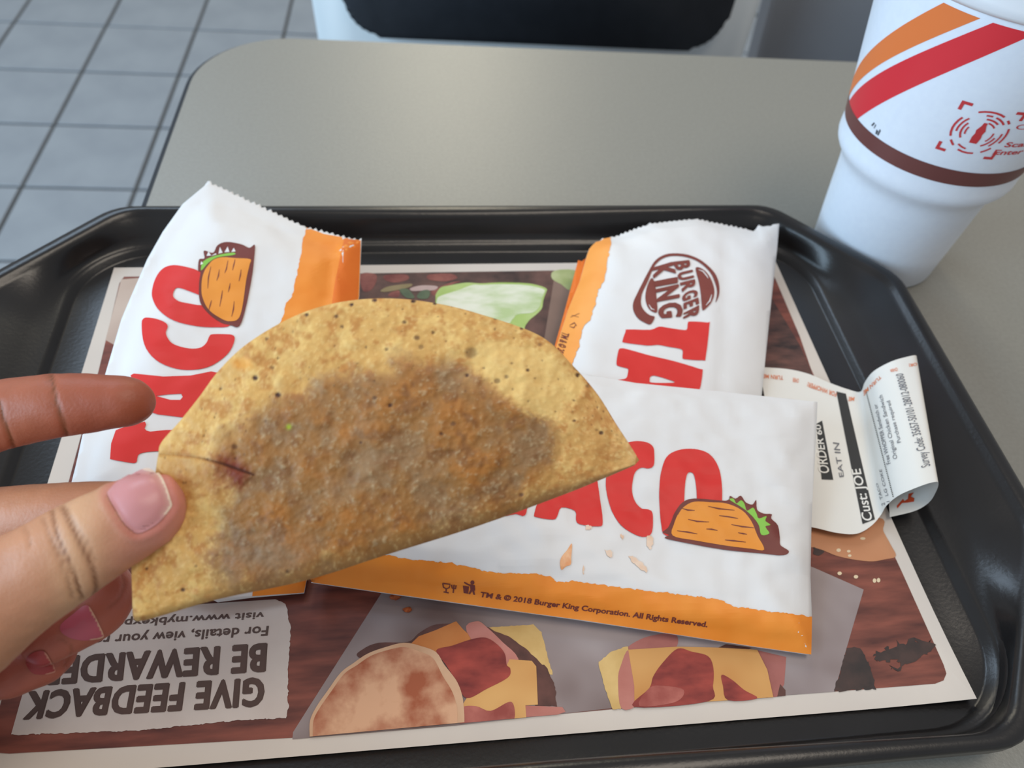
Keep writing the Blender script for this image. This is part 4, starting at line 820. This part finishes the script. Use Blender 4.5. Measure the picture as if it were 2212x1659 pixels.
no = np.empty(n * 3, np.float32); hme.vertices.foreach_get('normal', no); no = no.reshape(-1, 3).astype(float)
dc = (co - camn) @ Rn; dep = -dc[:, 2]; hx = W / 2 + F * dc[:, 0] / dep; hy = H / 2 - F * dc[:, 1] / dep
facing = np.einsum('ij,ij->i', no, camn - co) > 0
def line_d(pts):
    d0 = np.full(n, 1e9); P_ = np.array(catmull(pts, 5, False))
    for a, b in zip(P_[:-1], P_[1:]):
        d = b - a; t = np.clip(((hx - a[0]) * d[0] + (hy - a[1]) * d[1]) / (d @ d + 1e-9), 0, 1); d0 = np.minimum(d0, np.hypot(hx - a[0] - d[0] * t, hy - a[1] - d[1] * t))
    return d0
isTh = (dep < .2150) & (hx < 400); isIx = (hy < 1010) & (dep > .222); isMid = (dep > .226) & (hy > 1010) & (hy < 1180) & (hx < 460)
disp = np.zeros(n); ink = np.zeros(n)
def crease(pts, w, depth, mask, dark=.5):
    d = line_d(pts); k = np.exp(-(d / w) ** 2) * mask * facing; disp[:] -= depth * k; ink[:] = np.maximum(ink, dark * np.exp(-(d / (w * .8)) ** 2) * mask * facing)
# knuckle folds of the thumb
for pts, w, dp, dk in (([(112, 1100), (116, 1130), (128, 1170), (150, 1215), (165, 1260), (178, 1292)], 5, .00035, .7), ([(135, 1096), (150, 1130), (175, 1180), (198, 1225), (208, 1268), (206, 1285)], 7, .0004, .7), ([(145, 1098), (160, 1130), (186, 1172), (204, 1210)], 5, .0003, .3), ([(92, 1120), (104, 1150), (120, 1190), (140, 1240), (156, 1290)], 5, .00035, .35), ([(52, 1140), (62, 1160), (66, 1180)], 4, .0004, .3), ([(120, 1180), (150, 1230), (172, 1280)], 3.5, .0003, .35)):
    crease(cc_ := pts, w, dp, isTh, dk)
crease([(110, 806), (116, 840), (122, 872), (133, 905), (144, 940)], 5, .0005, isIx, .9)
crease([(-2, 870), (6, 905), (20, 940), (30, 970)], 5, .0005, isIx, .9)
crease([(100, 808), (108, 850), (112, 880)], 4, .0002, isIx, .2)
isRing = (dep > .2165) & (hy > 1180) & (hx < 300)
crease([(262, 1236), (268, 1262), (258, 1292), (236, 1312)], 4, .0003, isRing, .25)
crease([(127, 1380), (152, 1396), (153, 1416), (138, 1440)], 4, .0003, isRing, .3)
# nail groove of the thumb
nail = cA([(520, 698), (535, 668), (562, 640), (640, 592), (705, 562), (745, 572), (782, 608), (806, 655), (826, 715), (832, 745), (808, 782), (765, 830), (715, 862), (670, 878), (640, 868), (600, 832), (560, 770)])
nl = np.array(catmull(nail, 4)); dn = np.full(n, 1e9); inn = np.zeros(n, bool)
for a, b in zip(nl, np.roll(nl, -1, 0)):
    d = b - a; t = np.clip(((hx - a[0]) * d[0] + (hy - a[1]) * d[1]) / (d @ d + 1e-9), 0, 1); dn = np.minimum(dn, np.hypot(hx - a[0] - d[0] * t, hy - a[1] - d[1] * t)); inn ^= ((a[1] > hy) != (b[1] > hy)) & (hx < a[0] + (hy - a[1]) / (b[1] - a[1] + 1e-12) * d[0])
mk_ = isTh & facing
disp -= np.where(mk_ & inn, .0006 * np.clip(dn / 6, 0, 1), 0); disp -= np.where(mk_, .0003 * np.exp(-(dn / 5) ** 2), 0); disp += np.where(mk_ & ~inn, .0004 * np.exp(-((dn - 13) / 8) ** 2), 0)
hn = np.array([noise.noise(Vector(p) * 55) for p in co]); hn2 = np.array([noise.noise(Vector(p) * 260) for p in co])
disp += .00012 * hn2
co += no * disp[:, None]; hme.vertices.foreach_set('co', co.astype(np.float32).ravel()); hme.update()
base = np.ones((n, 3)) * L3((190, 132, 100))
base = mixc(base, L3((204, 148, 112)), np.clip(.5 + hn, 0, 1) * .6)
# redder finger ends and joints; index darkened too, its shade painted in
base = mixc(base, L3((210, 136, 124)), np.where(isTh, np.clip((hx - 215) / 130, 0, 1), 0) * .75)
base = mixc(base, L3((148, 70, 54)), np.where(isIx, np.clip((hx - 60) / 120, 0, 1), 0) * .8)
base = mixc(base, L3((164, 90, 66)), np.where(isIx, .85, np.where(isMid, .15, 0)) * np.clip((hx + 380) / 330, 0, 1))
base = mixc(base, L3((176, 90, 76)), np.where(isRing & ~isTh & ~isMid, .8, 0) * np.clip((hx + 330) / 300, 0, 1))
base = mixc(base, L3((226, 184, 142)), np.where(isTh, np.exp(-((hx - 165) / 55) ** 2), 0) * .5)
base = mixc(base, L3((206, 120, 112)), np.where(mk_ & ~inn, np.exp(-(dn / 14) ** 2), 0) * .55)
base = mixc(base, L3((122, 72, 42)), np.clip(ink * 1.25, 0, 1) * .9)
base = base * (1 + .05 * hn2[:, None])
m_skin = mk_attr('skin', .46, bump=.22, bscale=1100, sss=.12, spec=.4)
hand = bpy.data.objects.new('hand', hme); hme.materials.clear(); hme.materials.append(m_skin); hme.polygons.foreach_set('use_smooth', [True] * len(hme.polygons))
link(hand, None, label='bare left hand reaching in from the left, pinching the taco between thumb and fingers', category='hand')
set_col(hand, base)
HB = bvh_of(hand)
def fingernail(outline, cols, rim_fn, dome, off, label=None):
    o_ = catmull(outline, 4); bm = flat_bm([(o_, [])]); grid_cut(bm, 4)
    A_ = np.array(o_); B_ = np.roll(A_, -1, 0); pp = [(v.co.x, v.co.y) for v in bm.verts]
    cen = A_.mean(0); ks = []
    for v, (x, y) in zip(bm.verts, pp):
        d = B_ - A_; t = np.clip(((np.array((x, y)) - A_) * d).sum(1) / np.maximum((d * d).sum(1), 1e-9), 0, 1); dd = np.hypot(*((A_ + d * t[:, None]) - (x, y)).T).min()
        r = ray(x, y); h = HB.ray_cast(CAM, r.normalized()); p = h[0] if h[0] else P3(x, y, .205); nn = h[1] if h[0] else -VIEW
        v.co = p + nn * (off + dome * min(1, dd / 22)); ks.append((x, y, dd))
    bm.normal_update()
    for f_ in bm.faces:
        if f_.normal.dot(f_.calc_center_median() - CAM) > 0: f_.normal_flip()
    for _ in range(3): bmesh.ops.smooth_vert(bm, verts=[v for v in bm.verts if not v.is_boundary], factor=.5, use_axis_x=True, use_axis_y=True, use_axis_z=True)
    o = bm_obj('fingernail', bm, m_nail, hand)
    c_ = np.array([np.array(L3(cols[0])) * (1 - k) + np.array(L3(cols[1])) * k for k in (rim_fn(x, y, dd) for x, y, dd in ks)]); set_col(o, c_)
    if label: o['label'] = label
m_nail = mk_attr('nail_plate', .36, spec=.42, sss=.08)
free = [np.array(p) for p in cA([(705, 562), (745, 572), (782, 608), (806, 655), (826, 715), (832, 745), (808, 782)])]
def near_free(x, y, dd): d = min(np.hypot(*(np.array((x, y)) - f_)) for f_ in [free[i] * (1 - k / 5) + free[i + 1] * k / 5 for i in range(len(free) - 1) for k in range(6)]); return 1.0 if d < 4.6 else max(0, .4 - d * .02)
fingernail(nail, ((206, 142, 142), (232, 206, 184)), near_free, .0003, .0004, 'pink thumbnail with a pale free edge')
fingernail(cG([(600, 345), (640, 400), (680, 480), (705, 540), (690, 560), (640, 570), (560, 575), (480, 560), (420, 520), (420, 470), (500, 400), (560, 352)]), ((196, 96, 112), (226, 178, 150)), lambda x, y, dd: 1.0 if (dd < 3 and x > 192) else 0.0, .0008, .0003, 'pink nail of the curled ring finger')
fingernail(cG([(300, 648), (340, 700), (375, 780), (355, 800), (290, 810), (220, 800), (180, 740), (190, 690), (240, 655)]), ((170, 66, 66), (206, 140, 118)), lambda x, y, dd: 1.0 if (dd < 2.5 and x > 97) else 0.0, .0006, .0003, 'reddish nail of the little finger')
